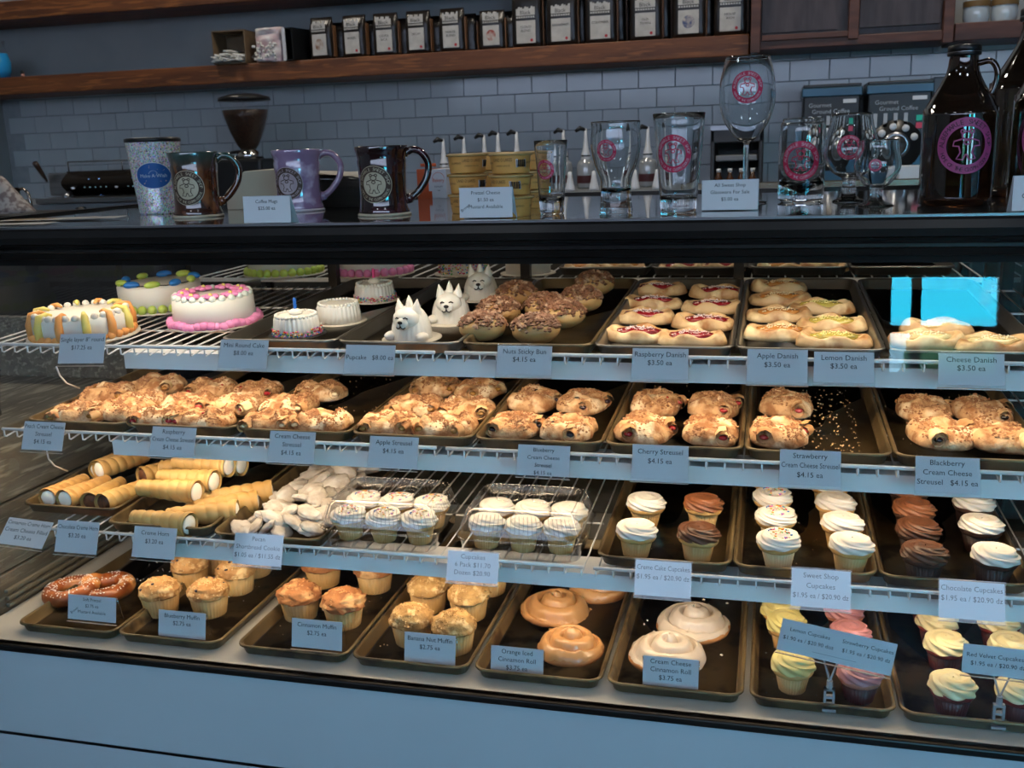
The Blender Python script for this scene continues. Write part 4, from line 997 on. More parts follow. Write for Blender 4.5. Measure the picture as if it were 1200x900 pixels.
def curl_mesh(seed):
    """rolled end of the dough: a short spiral"""
    b = MB(); pts = []
    for i in range(16):
        t = i / 15; a = t * 3.4 * PI + seed; r = .0165 * (1 - .78 * t)
        pts.append((r * math.cos(a), 0, .0165 + r * math.sin(a)))
    n = 16
    b.grid(n, 6, lambda u, v: (lambda p, w: (p[0] + .0012 * nz3(p[0], v, p[2], 90, seed), (v - .5) * .022 * (1 + .3 * math.sin(seed + u * 3)), p[2] + .001 * nz3(p[0], v, 0, 80, seed) + w))(pts[min(n - 1, round(u * (n - 1)))], 0))
    return b.mesh('rolled_end', dough)
def fill_mesh(seed):
    b = MB()
    for k in range(3):
        b.ball((random.uniform(-.006, .006), -.0, random.uniform(-.003, .003)), (.005, .004, .004), 8)
    return b
def crumb_top(seed, src):
    random.seed(seed); b = MB(); vs = [v for v in src.vertices if v.co.z > .016]
    for _ in range(800):
        v = random.choice(vs); q = v.co
        if nz3(q.x, q.y, 0, 28, seed + 5) < -.16: continue
        b.chip((q.x + random.uniform(-.002, .002), q.y + random.uniform(-.002, .002), q.z + .0003), random.uniform(.0014, .0036))
    return b.mesh('crumb_topping', crumbm, False)
SM = [streusel_mesh(i, True) for i in range(5)]; ST = [crumb_top(i, m_) for i, m_ in enumerate(SM)]; CM = [curl_mesh(i * 1.3) for i in range(4)]
FM = {}
for k, c in fills.items():
    b = MB(); b.ball((0, 0, 0), (.0075, .006, .0045), 12, fn=lambda d: 1 + .2 * nz3(d.x, d.y, d.z, 2, len(k))); FM[k] = b.mesh('fruit_filling', mat('filling_' + k, c, None, rough=.2, coat=.5))
where = {}
def streusel(kind, word, items):
    for i, (u, v, rz, sc, pos) in enumerate(items):
        p = onp(2, u, v, .004)
        t = empty('streusel_pastry', p, rz, '%s streusel pastry with crumb topping, %s of its tray' % (word, pos), 'pastry', '%s streusel pastries' % word)
        t.rotation_euler = (math.atan(TILT), 0, rz); t.scale = (sc, sc, sc)
        objm('pastry_crust', SM[(i + len(kind)) % 5], t); g_ = objm('crumb_topping', ST[(i + len(kind)) % 5], t); g_['kind'] = 'stuff'
        for q, (cx, cy) in enumerate(((-.040, -.040), (.040, -.038)) if abs(rz) < 1 else ((-.052, -.022 if i % 2 else .020), (.012, -.046))):
            if (i + q) % 3 == 2 and kind != 'apple': continue
            c = objm('rolled_end', CM[(i + q) % 4], t, (cx, cy, .004)); c.rotation_euler = (0, 0, -rz + random.uniform(-.4, .4))
            f = objm('fruit_filling', FM[kind], c, (0, -.008, .0165))
        for q in range(2 if kind not in ('cream', 'peach') else 1):
            f = objm('fruit_filling', FM[kind], t, (random.uniform(-.035, .035), random.uniform(-.028, .028), .030)); f.scale = (.8 - .3 * q, .5, .4); f.rotation_euler.z = random.uniform(0, 3)
streusel('peach', 'peach', [(95, 492, .3, 1.0, 'front left'), (150, 488, -.3, 1.0, 'front right'), (130, 468, .2, 1.0, 'middle'), (188, 458, .0, 1.0, 'back right'), (168, 476, .6, .9, 'right side')])
streusel('raspberry', 'raspberry', [(190, 496, .1, .95, 'front left'), (243, 499, -.2, .95, 'front right'), (222, 480, .2, .95, 'middle left'), (278, 482, 0, .95, 'middle right'), (250, 462, .2, .95, 'back left'), (303, 464, .1, .9, 'back right')])
streusel('cream', 'plain cream cheese', [(318, 502, .2, .95, 'front left'), (378, 502, -.1, .95, 'front right'), (340, 482, .1, .95, 'middle'), (376, 466, .3, .95, 'back')])
streusel('apple', 'apple', [(457, 505, .1, .98, 'front left'), (523, 507, -.1, .98, 'front right'), (488, 484, .2, .98, 'middle left'), (548, 487, 0, .98, 'middle right'), (512, 460, .2, .95, 'back left'), (563, 463, 1.2, .92, 'back right')])
streusel('blueberry', 'blueberry', [(604, 507, 1.35, .98, 'front left'), (666, 510, 1.45, .98, 'front right'), (626, 477, 1.4, .98, 'back left'), (683, 479, 1.4, .98, 'back right')])
streusel('cherry', 'cherry', [(755, 512, 1.5, 1.02, 'front left'), (832, 514, 1.6, 1.02, 'front right'), (768, 481, 1.5, 1.0, 'back left'), (835, 483, 1.6, 1.0, 'back right')])
streusel('strawberry', 'strawberry', [(911, 516, 1.5, 1.02, 'front'), (921, 483, 1.55, 1.0, 'back')])
streusel('blackberry', 'blackberry', [(1100, 518, 1.7, 1.05, 'front left'), (1170, 522, 1.75, 1.05, 'front right'), (1081, 488, 1.6, 1.0, 'back left'), (1147, 491, 1.7, 1.0, 'back right')])

# nut sticky buns
bun_m = mat('soft_bun', 'b89460', '9c7444', 14, .5, bump=.2, sss=.1); nut_m = mat('chopped_nut_topping', '80573f', '5c3c2a', 60, .6, c3='a98a70', c3scale=80)
def bun_meshes(seed):
    R = .040
    a = MB().ball((0, 0, .020), (R, R, .022), 28, fn=lambda d: 1 + .07 * nz3(d.x, d.y, d.z, 2, seed)); a.v = [(x, y, max(0, z)) for x, y, z in a.v]
    b = MB(); random.seed(seed)
    for _ in range(420):
        th, rr = random.uniform(0, 2 * PI), R * 1.0 * math.sqrt(random.random()); z = .020 + .0225 * math.sqrt(max(0, 1 - (rr / R) ** 2)) + random.uniform(-.001, .003)
        b.chip((rr * math.cos(th), rr * math.sin(th), z), random.uniform(.003, .0056))
    return a.mesh('bun', bun_m), b.mesh('nut_topping', nut_m, False)
BM = [bun_meshes(i) for i in range(3)]; random.seed(11)
for i, (u, v, pos) in enumerate(((606, 358, 'back left'), (585, 379, 'middle left'), (566, 398, 'front left'), (697, 345, 'back right'), (681, 365, 'middle right'), (660, 383, 'front right'), (628, 401, 'front middle'), (640, 374, 'centre'))):
    p = onp(1, u, v, .003)
    t = empty('sticky_bun', p, random.uniform(0, 6), 'sticky bun heaped with chopped nuts, %s of its tray' % pos, 'pastry', 'nut sticky buns'); t.scale = (1.12, 1.12, 1.2)
    objm('bun', BM[i % 3][0], t); o = objm('nut_topping', BM[i % 3][1], t); o['kind'] = 'stuff'

# danish
dan_m = mat('danish_dough', 'c9a678', '9c6838', 30, .45, bump=.5, bscale=70, lo=.45, hi=.68, c3='ead0a0', c3scale=20, sss=.1)
def danish_mesh(seed, a=.061, bb=.036):
    def fn(u, v):
        th = u * 2 * PI; ex = .75; cx = math.copysign(abs(math.cos(th)) ** ex, math.cos(th)); cy = math.copysign(abs(math.sin(th)) ** ex, math.sin(th))
        rr = min(1, v / .8); e = 1 + .13 * nz3(cx, cy, 0, 1.5, seed)
        x, y = a * cx * rr * e, bb * cy * rr * e
        rim = math.exp(-((rr - .78) / .17) ** 2)
        z = .012 + .0075 * rim * (1 + .5 * nz3(cx, cy, 0, 2.2, seed + 2)) + .004 * math.sin(cx * 5 + seed) * rim + .0012 * nz3(x, y, 0, 120, seed)
        z *= (1 - max(0, (rr - .85) / .15) ** 2 * .75)
        if v > .8: t = (v - .8) / .2; return (x * (1 - .12 * t), y * (1 - .12 * t), max(0, z * (1 - t)))
        return (x, y, z)
    return MB().grid(48, 18, lambda u, v: fn(u, .01 + .99 * v), cu=True).mesh('danish_dough', dan_m)
DM = [danish_mesh(i) for i in range(4)]
def dfill(name, c, sugar):
    b = MB().ball((0, 0, .0145), (.040, .018, .0065), 24, fn=lambda d: 1 + .25 * nz3(d.x, d.y, d.z, 3, 4)); me = b.mesh('filling', mat(name, c, None, rough=.2, coat=.6, bump=.5, bscale=150))
    s_ = MB(); random.seed(3)
    for _ in range(60):
        x, y = random.uniform(-.03, .03), random.uniform(-.014, .014); s_.chip((x, y, .0208 - (x / .03) ** 2 * .003), random.uniform(.0012, .0024))
    return me, s_.mesh('icing_flecks', mat('icing_fleck_' + name, sugar, None, rough=.7), False)
DF = {'raspberry': dfill('raspberry_jam', '84181f', 'd8c8c4'), 'apple': dfill('apple_filling', 'b5793c', 'dcc7a0'), 'lemon': dfill('lemon_curd', 'b5a24c', 'e2d890'), 'cheese': dfill('cheese_filling', 'd8c088', 'e2d4b0')}
random.seed(5)
def danish(kind, items, k=1):
    for i, (u, v, rz, pos) in enumerate(items):
        p = onp(k, u, v, .003)
        t = empty('danish', p, rz, '%s danish pastry, %s' % (kind, pos), 'pastry', '%s danish pastries' % kind); t.rotation_euler = (math.atan(TILT), 0, rz); t.scale = (1.06, 1.1, 1.1)
        objm('danish_dough', DM[(i + len(kind)) % 4], t); f = objm('filling', DF[kind][0], t); g_ = objm('icing_flecks', DF[kind][1], t); g_['kind'] = 'stuff'
danish('raspberry', [(747, 398, -.12, 'front left of its tray'), (810, 403, -.12, 'front right of its tray'), (755, 377, -.15, 'second from front in the left column'), (826, 384, -.2, 'second from front in the right column'), (764, 360, -.1, 'third from front in the left column'), (834, 365, -.1, 'third from front in the right column'), (771, 344, -.05, 'back left of its tray'), (842, 348, -.1, 'back right of its tray')])
danish('apple', [(912, 396, .05, 'front of the left column beside the lemon ones'), (912, 375, .1, 'second from front of the left column'), (914, 356, .1, 'third from front of the left column'), (914, 341, 0, 'back of the left column')])
danish('lemon', [(976, 405, -.05, 'front right of the tray beside the apple ones'), (974, 386, -.12, 'middle right of the tray beside the apple ones'), (962, 366, -.12, 'back right of the tray beside the apple ones')])
danish('cheese', [(1085, 405, .05, 'left one at the front of its tray'), (1165, 410, -.05, 'right one at the front of its tray'), (1100, 391, .0, 'behind the front pair on its tray')])
for i, (u, x, kind) in enumerate(((690, -.465, 'apple'), (735, -.37, 'apple'), (795, -.22, 'raspberry'), (845, -.12, 'raspberry'), (905, .03, 'apple'), (960, .13, 'cheese'))):
    t = empty('danish', (x, 1.02 + .02 * (i % 2), 1.0785), .05, 'golden pastry on the rear trays, %s from the left' % ('first', 'second', 'third', 'fourth', 'fifth', 'sixth')[i], 'pastry'); t.scale = (1, 1, 1.2)
    objm('danish_dough', DM[i % 4], t); objm('filling', DF[kind][0], t)

# cream horns
horn_m = mat('horn_dough', 'bf9c60', 'ad864c', 14, .5, bump=.25, bscale=80, sss=.08); horn_b = mat('browned_horn_dough', 'b5854a', 'c49a5c', 16, .5, bump=.25, bscale=80)
cream_m = mat('whipped_cream', 'e4ddd0', None, rough=.6, bump=.4, bscale=120, sss=.1); choc_fill = mat('chocolate_nut_filling', '3a2014', '6b4024', 90, .5, bump=1, bscale=150)
def horn_mesh(n, L_, r0, r1, ma):
    def fn(u, v):
        th = u * 2 * PI; ph = v * n - u; w = ph - math.floor(ph)
        r = (r0 + (r1 - r0) * v) * (1 + .13 * (1 - (2 * w - 1) ** 2) * (1 if v < .98 else .5))
        return (L_ * (v - .5), r * math.cos(th), r * math.sin(th))
    b = MB().grid(28, 84, fn, cu=True)
    b.grid(28, 5, lambda u, v: (L_ * (.5 - .06 * v), r1 * (1 - .14 * v) * math.cos(u * 2 * PI), r1 * (1 - .14 * v) * math.sin(u * 2 * PI)), cu=True)
    b.ball((-L_ / 2, 0, 0), (r0 * .5, r0, r0), 14)
    return b.mesh('horn_pastry', ma)
HM = [horn_mesh(6, .128, .0140, .0215, horn_m), horn_mesh(6, .128, .0140, .0215, horn_b)]
HC = MB().ball((.061, 0, 0), (.005, .0175, .0175), 18, fn=lambda d: 1 + .08 * nz3(d.x, d.y, d.z, 4, 1)).mesh('cream_filling', cream_m)
HK = MB().ball((.060, 0, 0), (.005, .0165, .0165), 18, fn=lambda d: 1 + .15 * nz3(d.x, d.y, d.z, 6, 1)).mesh('chocolate_filling', choc_fill)
def horn(u, v, rz, lift, kind, label, grp, brown=False, pitch=0):
    p = onp(3, u, v, .003 + .0195); p.z += lift
    t = empty('cream_horn', p, rz, label, 'pastry', grp); t.rotation_euler = (math.atan(TILT) * .7, pitch, rz)
    objm('horn_pastry', HM[1 if brown else 0], t)
    if grp == 'white cream horns': t.scale = (1.1,) * 3
    if kind == 'cream': objm('cream_filling', HC, t)
    else: objm('chocolate_filling', HK, t)
g = 'chocolate and cinnamon creme horns'
D = -PI / 2
horn(78, 573, D + .02, 0, 'cream', 'browned creme horn at the left side of the leftmost tray', g, True)
horn(101, 576, D - .12, .003, 'cream', 'browned horn with white cream end facing the glass, leftmost tray', g, True)
horn(124, 577, D + .1, 0, 'choc', 'thin golden horn between the cream-ended and chocolate-ended ones', g)
horn(146, 580, D - .16, .002, 'choc', 'golden horn with dark chocolate nut end at the front right of the leftmost tray', g)
horn(145, 552, D - .35, .020, 'cream', 'browned cream horn at the middle of the leftmost tray, laid over others', g, True)
horn(196, 557, D - .42, .014, 'choc', 'golden horn with nut filling resting at the right rim of the leftmost tray', g)
horn(133, 546, D + .05, .010, 'cream', 'golden horn at the back of the leftmost tray', g)
g = 'white cream horns'
for u, v, rz, l, lab in ((190, 611, -.12, 0, 'bottom front left'), (238, 602, .35, 0, 'bottom front right, cream end facing out'), (200, 592, -.05, .034, 'topmost in front, lying across two'), (262, 592, .5, 0, 'bottom middle right'), (222, 580, -.1, .036, 'upper middle'), (240, 570, -.08, .052, 'top of the heap'), (280, 580, .5, 0, 'bottom back right'), (255, 560, -.1, .036, 'upper back right'), (226, 563, .1, .03, 'upper back left'), (252, 548, -.1, .05, 'hindmost on top')):
    horn(u, v, rz, l, 'cream', 'cream-filled horn on the second tray, %s' % lab, g)

# powdered cookies
powd = mat('powdered_sugar_cookie', 'b8b0a6', '988d82', 34, .85, bump=.6, bscale=120, lo=.45, hi=.75, c3='ccc8c2', c3scale=20, sss=.1)
def cookie(seed): return MB().ball((0, 0, 0), (.034, .021, .0085), 30, fn=lambda d: 1 + .22 * nz3(d.x, d.y, d.z, 2.2, seed) + .1 * nz3(d.x, d.y, d.z, 7, seed)).mesh('cookie', powd)
KM = [cookie(i) for i in range(5)]; random.seed(21)
n = 0
for row_, (v0, ua, ub) in enumerate(((620, 283, 372), (608, 296, 392), (596, 310, 402), (584, 325, 410), (573, 340, 416), (562, 352, 424), (551, 368, 440))):
    for j in range(4):
        for lay in range(2):
            u = ua + (ub - ua) * (j + .5 * lay + .25) / 4 + random.uniform(-4, 4)
            p = onp(3, u, v0 + random.uniform(-3, 3), .012); p.z += lay * random.uniform(.012, .024) * (1 if .5 < j + .5 * lay < 3.2 else .4)
            o = objm('pecan_cookie', KM[n % 5], None, p); o.rotation_euler = (random.uniform(-.6, .6), random.uniform(-.5, .5), random.uniform(0, PI)); n += 1
            s_ = random.uniform(.85, 1.1); o.scale = (s_, s_, s_)
            tag(o, 'powdered pecan cookie, %s row of the heap, %s, %s layer' % (('front', 'second', 'third', 'fourth', 'fifth', 'sixth', 'hindmost')[row_], ('left end', 'left of centre', 'right of centre', 'right end')[j], ('lower', 'upper')[lay]), 'cookie', 'heaped pecan shortbread cookies')

# muffins and cupcakes
def liner_mesh(r0, r1, h, ma, n=32): return MB().lathe([(.0001, 0), (r0, 0), (r0 * 1.01, .002), (r1, h), (r1 - .001, h)], n * 3, rip=lambda th, j: 1 + (.034 * math.cos(n * th) if 0 < j < 5 else 0)).mesh('paper_liner', ma)
liner_y = mat('kraft_yellow_liner', 'bd9a66', 'a98450', 20, .6, sss=.1); liner_w = mat('white_liner', 'd8c39a', 'cbb285', 20, .6); liner_d = mat('dark_brown_liner', '2e1810', '1f100a', 20, .5); liner_r = mat('dark_red_liner', '4a1618', '35100f', 20, .5)
def muffin_top(seed, R, H_, ma, rough=.08, crack=True):
    def fn(u, v):
        th = u * 2 * PI; ph = v * PI * .62
        d = (math.sin(ph) * math.cos(th), math.sin(ph) * math.sin(th), math.cos(ph))
        k = 1 + rough * nz3(*d, 2.6, seed) + rough * 1.0 * nz3(*d, 7, seed) + (.07 * abs(nz3(*d, 18, seed)) if crack else 0)
        return (R * d[0] * k, R * d[1] * k, max(-.004, H_ * d[2] * k))
    return MB().grid(40, 22, lambda u, v: fn(u, .005 + .995 * v), cu=True).mesh('muffin_top', ma)
tops = {'blueberry': mat('blueberry_muffin_crust', 'b98d58', '94683a', 30, .75, bump=1, bscale=120, c3='cfab78', c3scale=50),
        'cinnamon': mat('cinnamon_muffin_crust', 'a8703f', '7c4a2a', 18, .75, bump=.9, bscale=120, c3='c69a68', c3scale=30),
        'banana': mat('banana_nut_crust', 'b8925a', '8f6a3c', 40, .8, bump=1.2, bscale=160, c3='d2b280', c3scale=60)}
LY = liner_mesh(.0300, .0375, .046, liner_y); LW = liner_mesh(.022, .029, .036, liner_w); LD = liner_mesh(.0235, .031, .036, liner_d); LR = liner_mesh(.0235, .031, .036, liner_r); LC = liner_mesh(.0225, .029, .034, liner_y)
def mcrumb(src, seed, ma, n=260, r=(.0014, .0032)):
    random.seed(seed); b = MB(); vs = [v for v in src.vertices if v.co.z > .004]
    for _ in range(n):
        q = random.choice(vs).co
        if nz3(q.x, q.y, q.z, 45, seed) < -.1: continue
        b.chip((q.x, q.y, q.z), random.uniform(*r))
    return b.mesh('crumb_topping', ma, False)
TP = {k: [muffin_top(i + 5 * len(k), .0390 if k != 'cinnamon' else .0415, .026, m_, .10 if k != 'cinnamon' else .13) for i in range(3)] for k, m_ in tops.items()}
MCR = {k: [mcrumb(m_, 3 + i, mat('muffin_crumb_' + k, {'blueberry': 'a67e4e', 'cinnamon': '9c6a40', 'banana': '96703e'}[k], {'blueberry': 'c9a878', 'cinnamon': 'b8895a', 'banana': 'c8a470'}[k], 90, .85), 120 if k == 'cinnamon' else 300) for i, m_ in enumerate(v)] for k, v in TP.items()}
berry = MB().ball((0, 0, 0), (.004, .004, .0025), 8).mesh('blueberry', mat('baked_blueberry', '2c1f2a', None, rough=.4))
def muffin(kind, items):
    for i, (u, v, pos) in enumerate(items):
        p = onp(0, u, v, .002)
        t = empty('muffin', p, random.uniform(0, 6), '%s muffin in a pleated paper liner, %s of its tray' % (kind, pos), 'muffin', '%s muffins' % kind); t.scale = (1.1,) * 3
        objm('paper_liner', LY, t); objm('muffin_top', TP[kind][i % 3], t, (0, 0, .044))
        g_ = objm('crumb_topping', MCR[kind.split()[0]][i % 3], t, (0, 0, .044)); g_['kind'] = 'stuff'
        if kind == 'blueberry':
            for q in range(5):
                a, e = random.uniform(0, 6.28), random.uniform(.3, 1.1); objm('blueberry', berry, t, (.038 * math.sin(e) * math.cos(a), .038 * math.sin(e) * math.sin(a), .044 + .026 * math.cos(e)))
muffin('blueberry', [(190, 717, 'front left'), (247, 718, 'front right'), (225, 685, 'middle left'), (279, 692, 'middle right'), (253, 668, 'back left'), (300, 672, 'back right')])
muffin('cinnamon', [(353, 722, 'front left'), (404, 731, 'front right'), (380, 684, 'back left'), (440, 690, 'back right')])
tops['banana nut'] = tops['banana']; TP['banana nut'] = TP['banana']
muffin('banana nut', [(484, 751, 'front left'), (533, 760, 'front right'), (503, 713, 'middle left'), (550, 722, 'middle right'), (517, 687, 'back left'), (574, 693, 'back right')])

frost_w = mat('white_buttercream', 'cdc8c0', None, rough=.45, sss=.15); frost_c = mat('milk_chocolate_frosting', '8a5638', '7c4b30', 20, .4); frost_d = mat('dark_chocolate_frosting', '5a3826', '4c2e1e', 20, .4)
frost_y = mat('lemon_frosting', 'c2b97c', 'b6ad70', 14, .45, sss=.1); frost_p = mat('pink_strawberry_frosting', 'aa7479', '9c686d', 14, .45, sss=.1); frost_cr = mat('cream_cheese_frosting', 'cbc29a', None, rough=.45, sss=.15)
cake_y = mat('yellow_cake', 'c19a60', 'a98148', 30, .8, bump=.6, bscale=150); cake_d = mat('chocolate_cake', '3e2416', '2c180e', 40, .8, bump=1, bscale=150); cake_r = mat('red_velvet_cake', '6e1e1c', '571615', 40, .8, bump=1, bscale=150); cake_p = mat('pink_strawberry_cake', 'b0705c', '9c5f4e', 40, .8, bump=1, bscale=150)
def frost_mesh(R, H_, n, tw, ma, flat=.5, ridge=.10, seed=0):
    """piped spiral: a ridged band wound inward and up"""
    def fn(u, v):
        th = u * 2 * PI; r = R * math.sin(PI / 2 * (1 - v) ** .75) if v > 0 else R
        z = H_ * (1 - (1 - v) ** 2.6)
        rd = ridge * math.cos(n * (th + tw * v)) * sm(0, .1, 1 - v + .05)
        sp = .5 + .5 * math.cos(th + 2 * PI * v * 2.2)
        k = 1 + rd * (1 - v * .3) + .05 * (sp - .5) + .03 * nz3(math.cos(th), math.sin(th), v, 2, seed)
        return (r * k * math.cos(th), r * k * math.sin(th), z + .0035 * (sp - .5) * (1 if .05 < v < .95 else .3))
    b = MB().grid(96, 30, lambda u, v: fn(u, v * .995), cu=True)
    b.grid(96, 4, lambda u, v: (lambda p: (p[0] * (1 - .25 * v), p[1] * (1 - .25 * v), p[2] - .006 * v + .0))(fn(u, 0)), cu=True)
    return b.mesh('frosting', ma)
FR = {}
def frost(kind, i):
    ma, n, tw, H_ = {'w': (frost_w, 7, 4.2, .018), 'c': (frost_c, 8, 4.2, .019), 'd': (frost_d, 8, 4.0, .020), 'y': (frost_y, 7, 3.2, .023), 'p': (frost_p, 8, 3.6, .022), 'cr': (frost_cr, 7, 3.0, .022)}[kind]
    k = (kind, i % 3)
    if k not in FR: FR[k] = frost_mesh(.0375, H_, n, tw * (1, 1.15, .9)[i % 3], ma, seed=i, ridge=.038 if kind == 'w' else .06)
    return FR[k]
def collar(ma, seed): return MB().lathe([(.029, -.001), (.034, .001), (.0365, .006), (.034, .012), (.0001, .014)], 48, rip=lambda th, j: 1 + .03 * nz3(math.cos(th), math.sin(th), 0, 3, seed)).mesh('cake_edge', ma)
CL = {'y': collar(cake_y, 1), 'd': collar(cake_d, 2), 'r': collar(cake_r, 3), 'p': collar(cake_p, 4)}
SPC = [mat('sprinkle_' + c, c, None, rough=.35) for c in ('c02a30', '2a6fc0', '2f9a4a', 'd8a020', 'd86aa0', 'e8dcc0')]
def sprinkle_mesh(seed, n, fnp, r=.0012, L_=.004):
    random.seed(seed); out = []
    for c in range(6):
        b = MB()
        for _ in range(n // 6):
            p = fnp(); a = random.uniform(0, PI); d = Vector((math.cos(a), math.sin(a), random.uniform(-.3, .3))) * L_ / 2
            b.tube([p - d, p + d], r, 5)
        me = b.mesh('sprinkles', SPC[c]); out.append(me)
    return out
def on_frost():
    a, r = random.uniform(0, 6.28), .028 * math.sqrt(random.random()); return Vector((r * math.cos(a), r * math.sin(a), .0225 * (1 - (r / .036) ** 2.4)))
SPR = sprinkle_mesh(4, 48, on_frost)
random.seed(31)
def cupcake(k, p, fr_, cl, ln, label, grp, spr=False, sc=1):
    t = empty('cupcake', p, random.uniform(-.6, .6) + (2 if not spr else 0), label, 'cupcake', grp); t.scale = (sc,) * 3
    if k: t.rotation_euler.x = math.atan(TILT)
    objm('paper_liner', ln, t); objm('cake_edge', CL[cl], t, (0, 0, .0335)); objm('frosting', frost(*fr_), t, (0, 0, .0435))
    if spr:
        for me in SPR: o = objm('sprinkles', me, t, (0, 0, .0445)); o['kind'] = 'stuff'
    return t
def cups(k, kind, cl, ln, items, word, grp, spr=False):
    for i, (u, v, pos) in enumerate(items): cupcake(k, onp(k, u, v, .0025), (kind, i), cl, ln, '%s, %s' % (word, pos), grp, spr)
cups(3, 'w', 'y', LC, [(745, 650, 'front left of the four-cupcake tray'), (756, 616, 'back left of the four-cupcake tray')], 'creme cake cupcake with white frosting', 'creme cake cupcakes')
cups(3, 'd', 'y', LC, [(817, 655, 'front right of the four-cupcake tray')], 'creme cake cupcake with dark chocolate frosting', 'creme cake cupcakes')
cups(3, 'c', 'y', LC, [(823, 618, 'back right of the four-cupcake tray')], 'creme cake cupcake with milk chocolate frosting', 'creme cake cupcakes')
cups(3, 'w', 'y', LW, [(912, 662, 'front of the left row'), (909, 633, 'second in the left row'), (905, 609, 'third in the left row'), (902, 588, 'fourth in the left row')], 'white-frosted cupcake with coloured sprinkles', 'sprinkled sweet shop cupcakes', True)
cups(3, 'w', 'y', LC, [(995, 668, 'front of the right row'), (985, 642, 'second in the right row'), (977, 617, 'third in the right row'), (970, 594, 'fourth in the right row')], 'plain white-frosted yellow cupcake', 'plain sweet shop cupcakes')
cups(3, 'c', 'd', LD, [(1068, 625, 'second from the front'), (1062, 601, 'third from the front'), (1058, 583, 'hindmost')] , 'chocolate cupcake with chocolate frosting', 'chocolate frosted chocolate cupcakes')
cups(3, 'd', 'd', LD, [(1081, 680, 'front left of its tray, dark liner'), (1073, 650, 'second in the left row')], 'dark chocolate cupcake with chocolate swirl', 'chocolate frosted chocolate cupcakes')
cups(3, 'w', 'd', LD, [(1162, 682, 'front right of its tray'), (1147, 645, 'second in the right row'), (1138, 617, 'third in the right row'), (1132, 594, 'fourth in the right row')], 'white-frosted chocolate cupcake', 'white frosted chocolate cupcakes')
cups(0, 'y', 'y', LC, [(928, 807, 'front, beside the sign stand'), (921, 758, 'middle, behind the tilted sign'), (914, 741, 'hindmost, brightly lit')], 'lemon cupcake with yellow swirl', 'lemon cupcakes')
cups(0, 'p', 'p', LR, [(1006, 818, 'front, right of the sign stand'), (995, 770, 'behind the tilted sign'), (988, 742, 'hindmost on the right side')], 'pink-frosted strawberry cupcake', 'strawberry cupcakes')
cups(0, 'cr', 'r', LR, [(1114, 834, 'front of the left row'), (1106, 783, 'second in the left row'), (1096, 755, 'third in the left row'), (1086, 730, 'fourth in the left row'), (1192, 840, 'front of the right row at the picture edge'), (1182, 785, 'second in the right row'), (1168, 756, 'third in the right row')], 'red velvet cupcake with cream frosting', 'red velvet cupcakes')

# clear clamshell boxes with cupcakes
shellm = pane_mat('clear_plastic_box', (.97, .98, .99, 1), .06, .03)
ribm = pane_mat('clear_plastic_rib', (.94, .95, .96, 1), .16, .12)
def clamshell(x, y, spr, which, other):
    zc = surf_z(3, y + .10) + .003
    t = empty('cupcake_box', (x, y + .10, zc), 0, 'clear plastic box of six %s cupcakes, %s' % (('sprinkled', 'plain white')[0 if spr else 1], which), 'plastic box'); t.rotation_euler.x = math.atan(TILT)
    w, d, h = .120, .088, .086
    def ring(z, k=1.0, kk=1.0): return [(px_ * k, py_ * kk, z) for px_, py_ in rrect(w * 2, d * 2, .03)]
    b = MB(); rs = [ring(.0, .93, .93), ring(.03, .97, .97), ring(.034, 1, 1), ring(.038, 1, 1), ring(.045, .96, .96), ring(h - .006, .86, .84), ring(h, .80, .78)]; n_ = len(rs[0])
    b.add([p for r in rs for p in r], [(j * n_ + i, j * n_ + (i + 1) % n_, (j + 1) * n_ + (i + 1) % n_, (j + 1) * n_ + i) for j in range(len(rs) - 1) for i in range(n_)] + [tuple(range(n_))[::-1], tuple((len(rs) - 1) * n_ + i for i in range(n_))])
    b.build('box_shell', shellm, t)
    b = MB(); b.tube(ring(.036, 1.005, 1.005), .0018, 6, True); b.tube(ring(h, .81, .79), .0012, 6, True)
    for i in range(26):
        q = -w * .78 + i * w * 1.56 / 25
        for s_ in (-1, 1): b.tube([(q * 1.12, s_ * d * .95, .046), (q * 1.02, s_ * d * .84, h - .004)], .0009, 4)
        if i % 1 == 0: b.tube([(q, d * .60, h + .0012), (q, d * .78, h), ], .0011, 4)
    for i in range(14):
        q = -d * .72 + i * d * 1.44 / 13
        for s_ in (-1, 1): b.tube([(s_ * w * .95, q * 1.1, .046), (s_ * w * .85, q, h - .004)], .0009, 4)
    b.build('box_ribs', ribm, t)
    b = MB()
    for cx in (-.035, .035): b.tube([(cx + .024 * math.cos(a * PI / 10), .004 + .024 * math.sin(a * PI / 10), h + .002) for a in range(20)], .0012, 5, True)
    b.build('lid_rings', ribm, t)
    for i, (cx, cy) in enumerate(((-.072, -.038), (0, -.040), (.072, -.038), (-.072, .038), (0, .038), (.072, .038))):
        pos = ('front left', 'front middle', 'front right', 'back left', 'back middle', 'back right')[i]
        cupcake(3, Vector((x + cx, y + .10 + cy, zc + .003 + TILT * cy)), ('w', i), 'y', LC, 'white-frosted cupcake%s, %s inside the %s clear box' % (' with sprinkles' if spr else '', pos, other), 'cupcakes inside the %s clear box' % other, spr, .94)
clamshell(-.708, .075, True, 'left of the two boxes', 'left')
clamshell(-.432, .075, False, 'right of the two boxes', 'right')

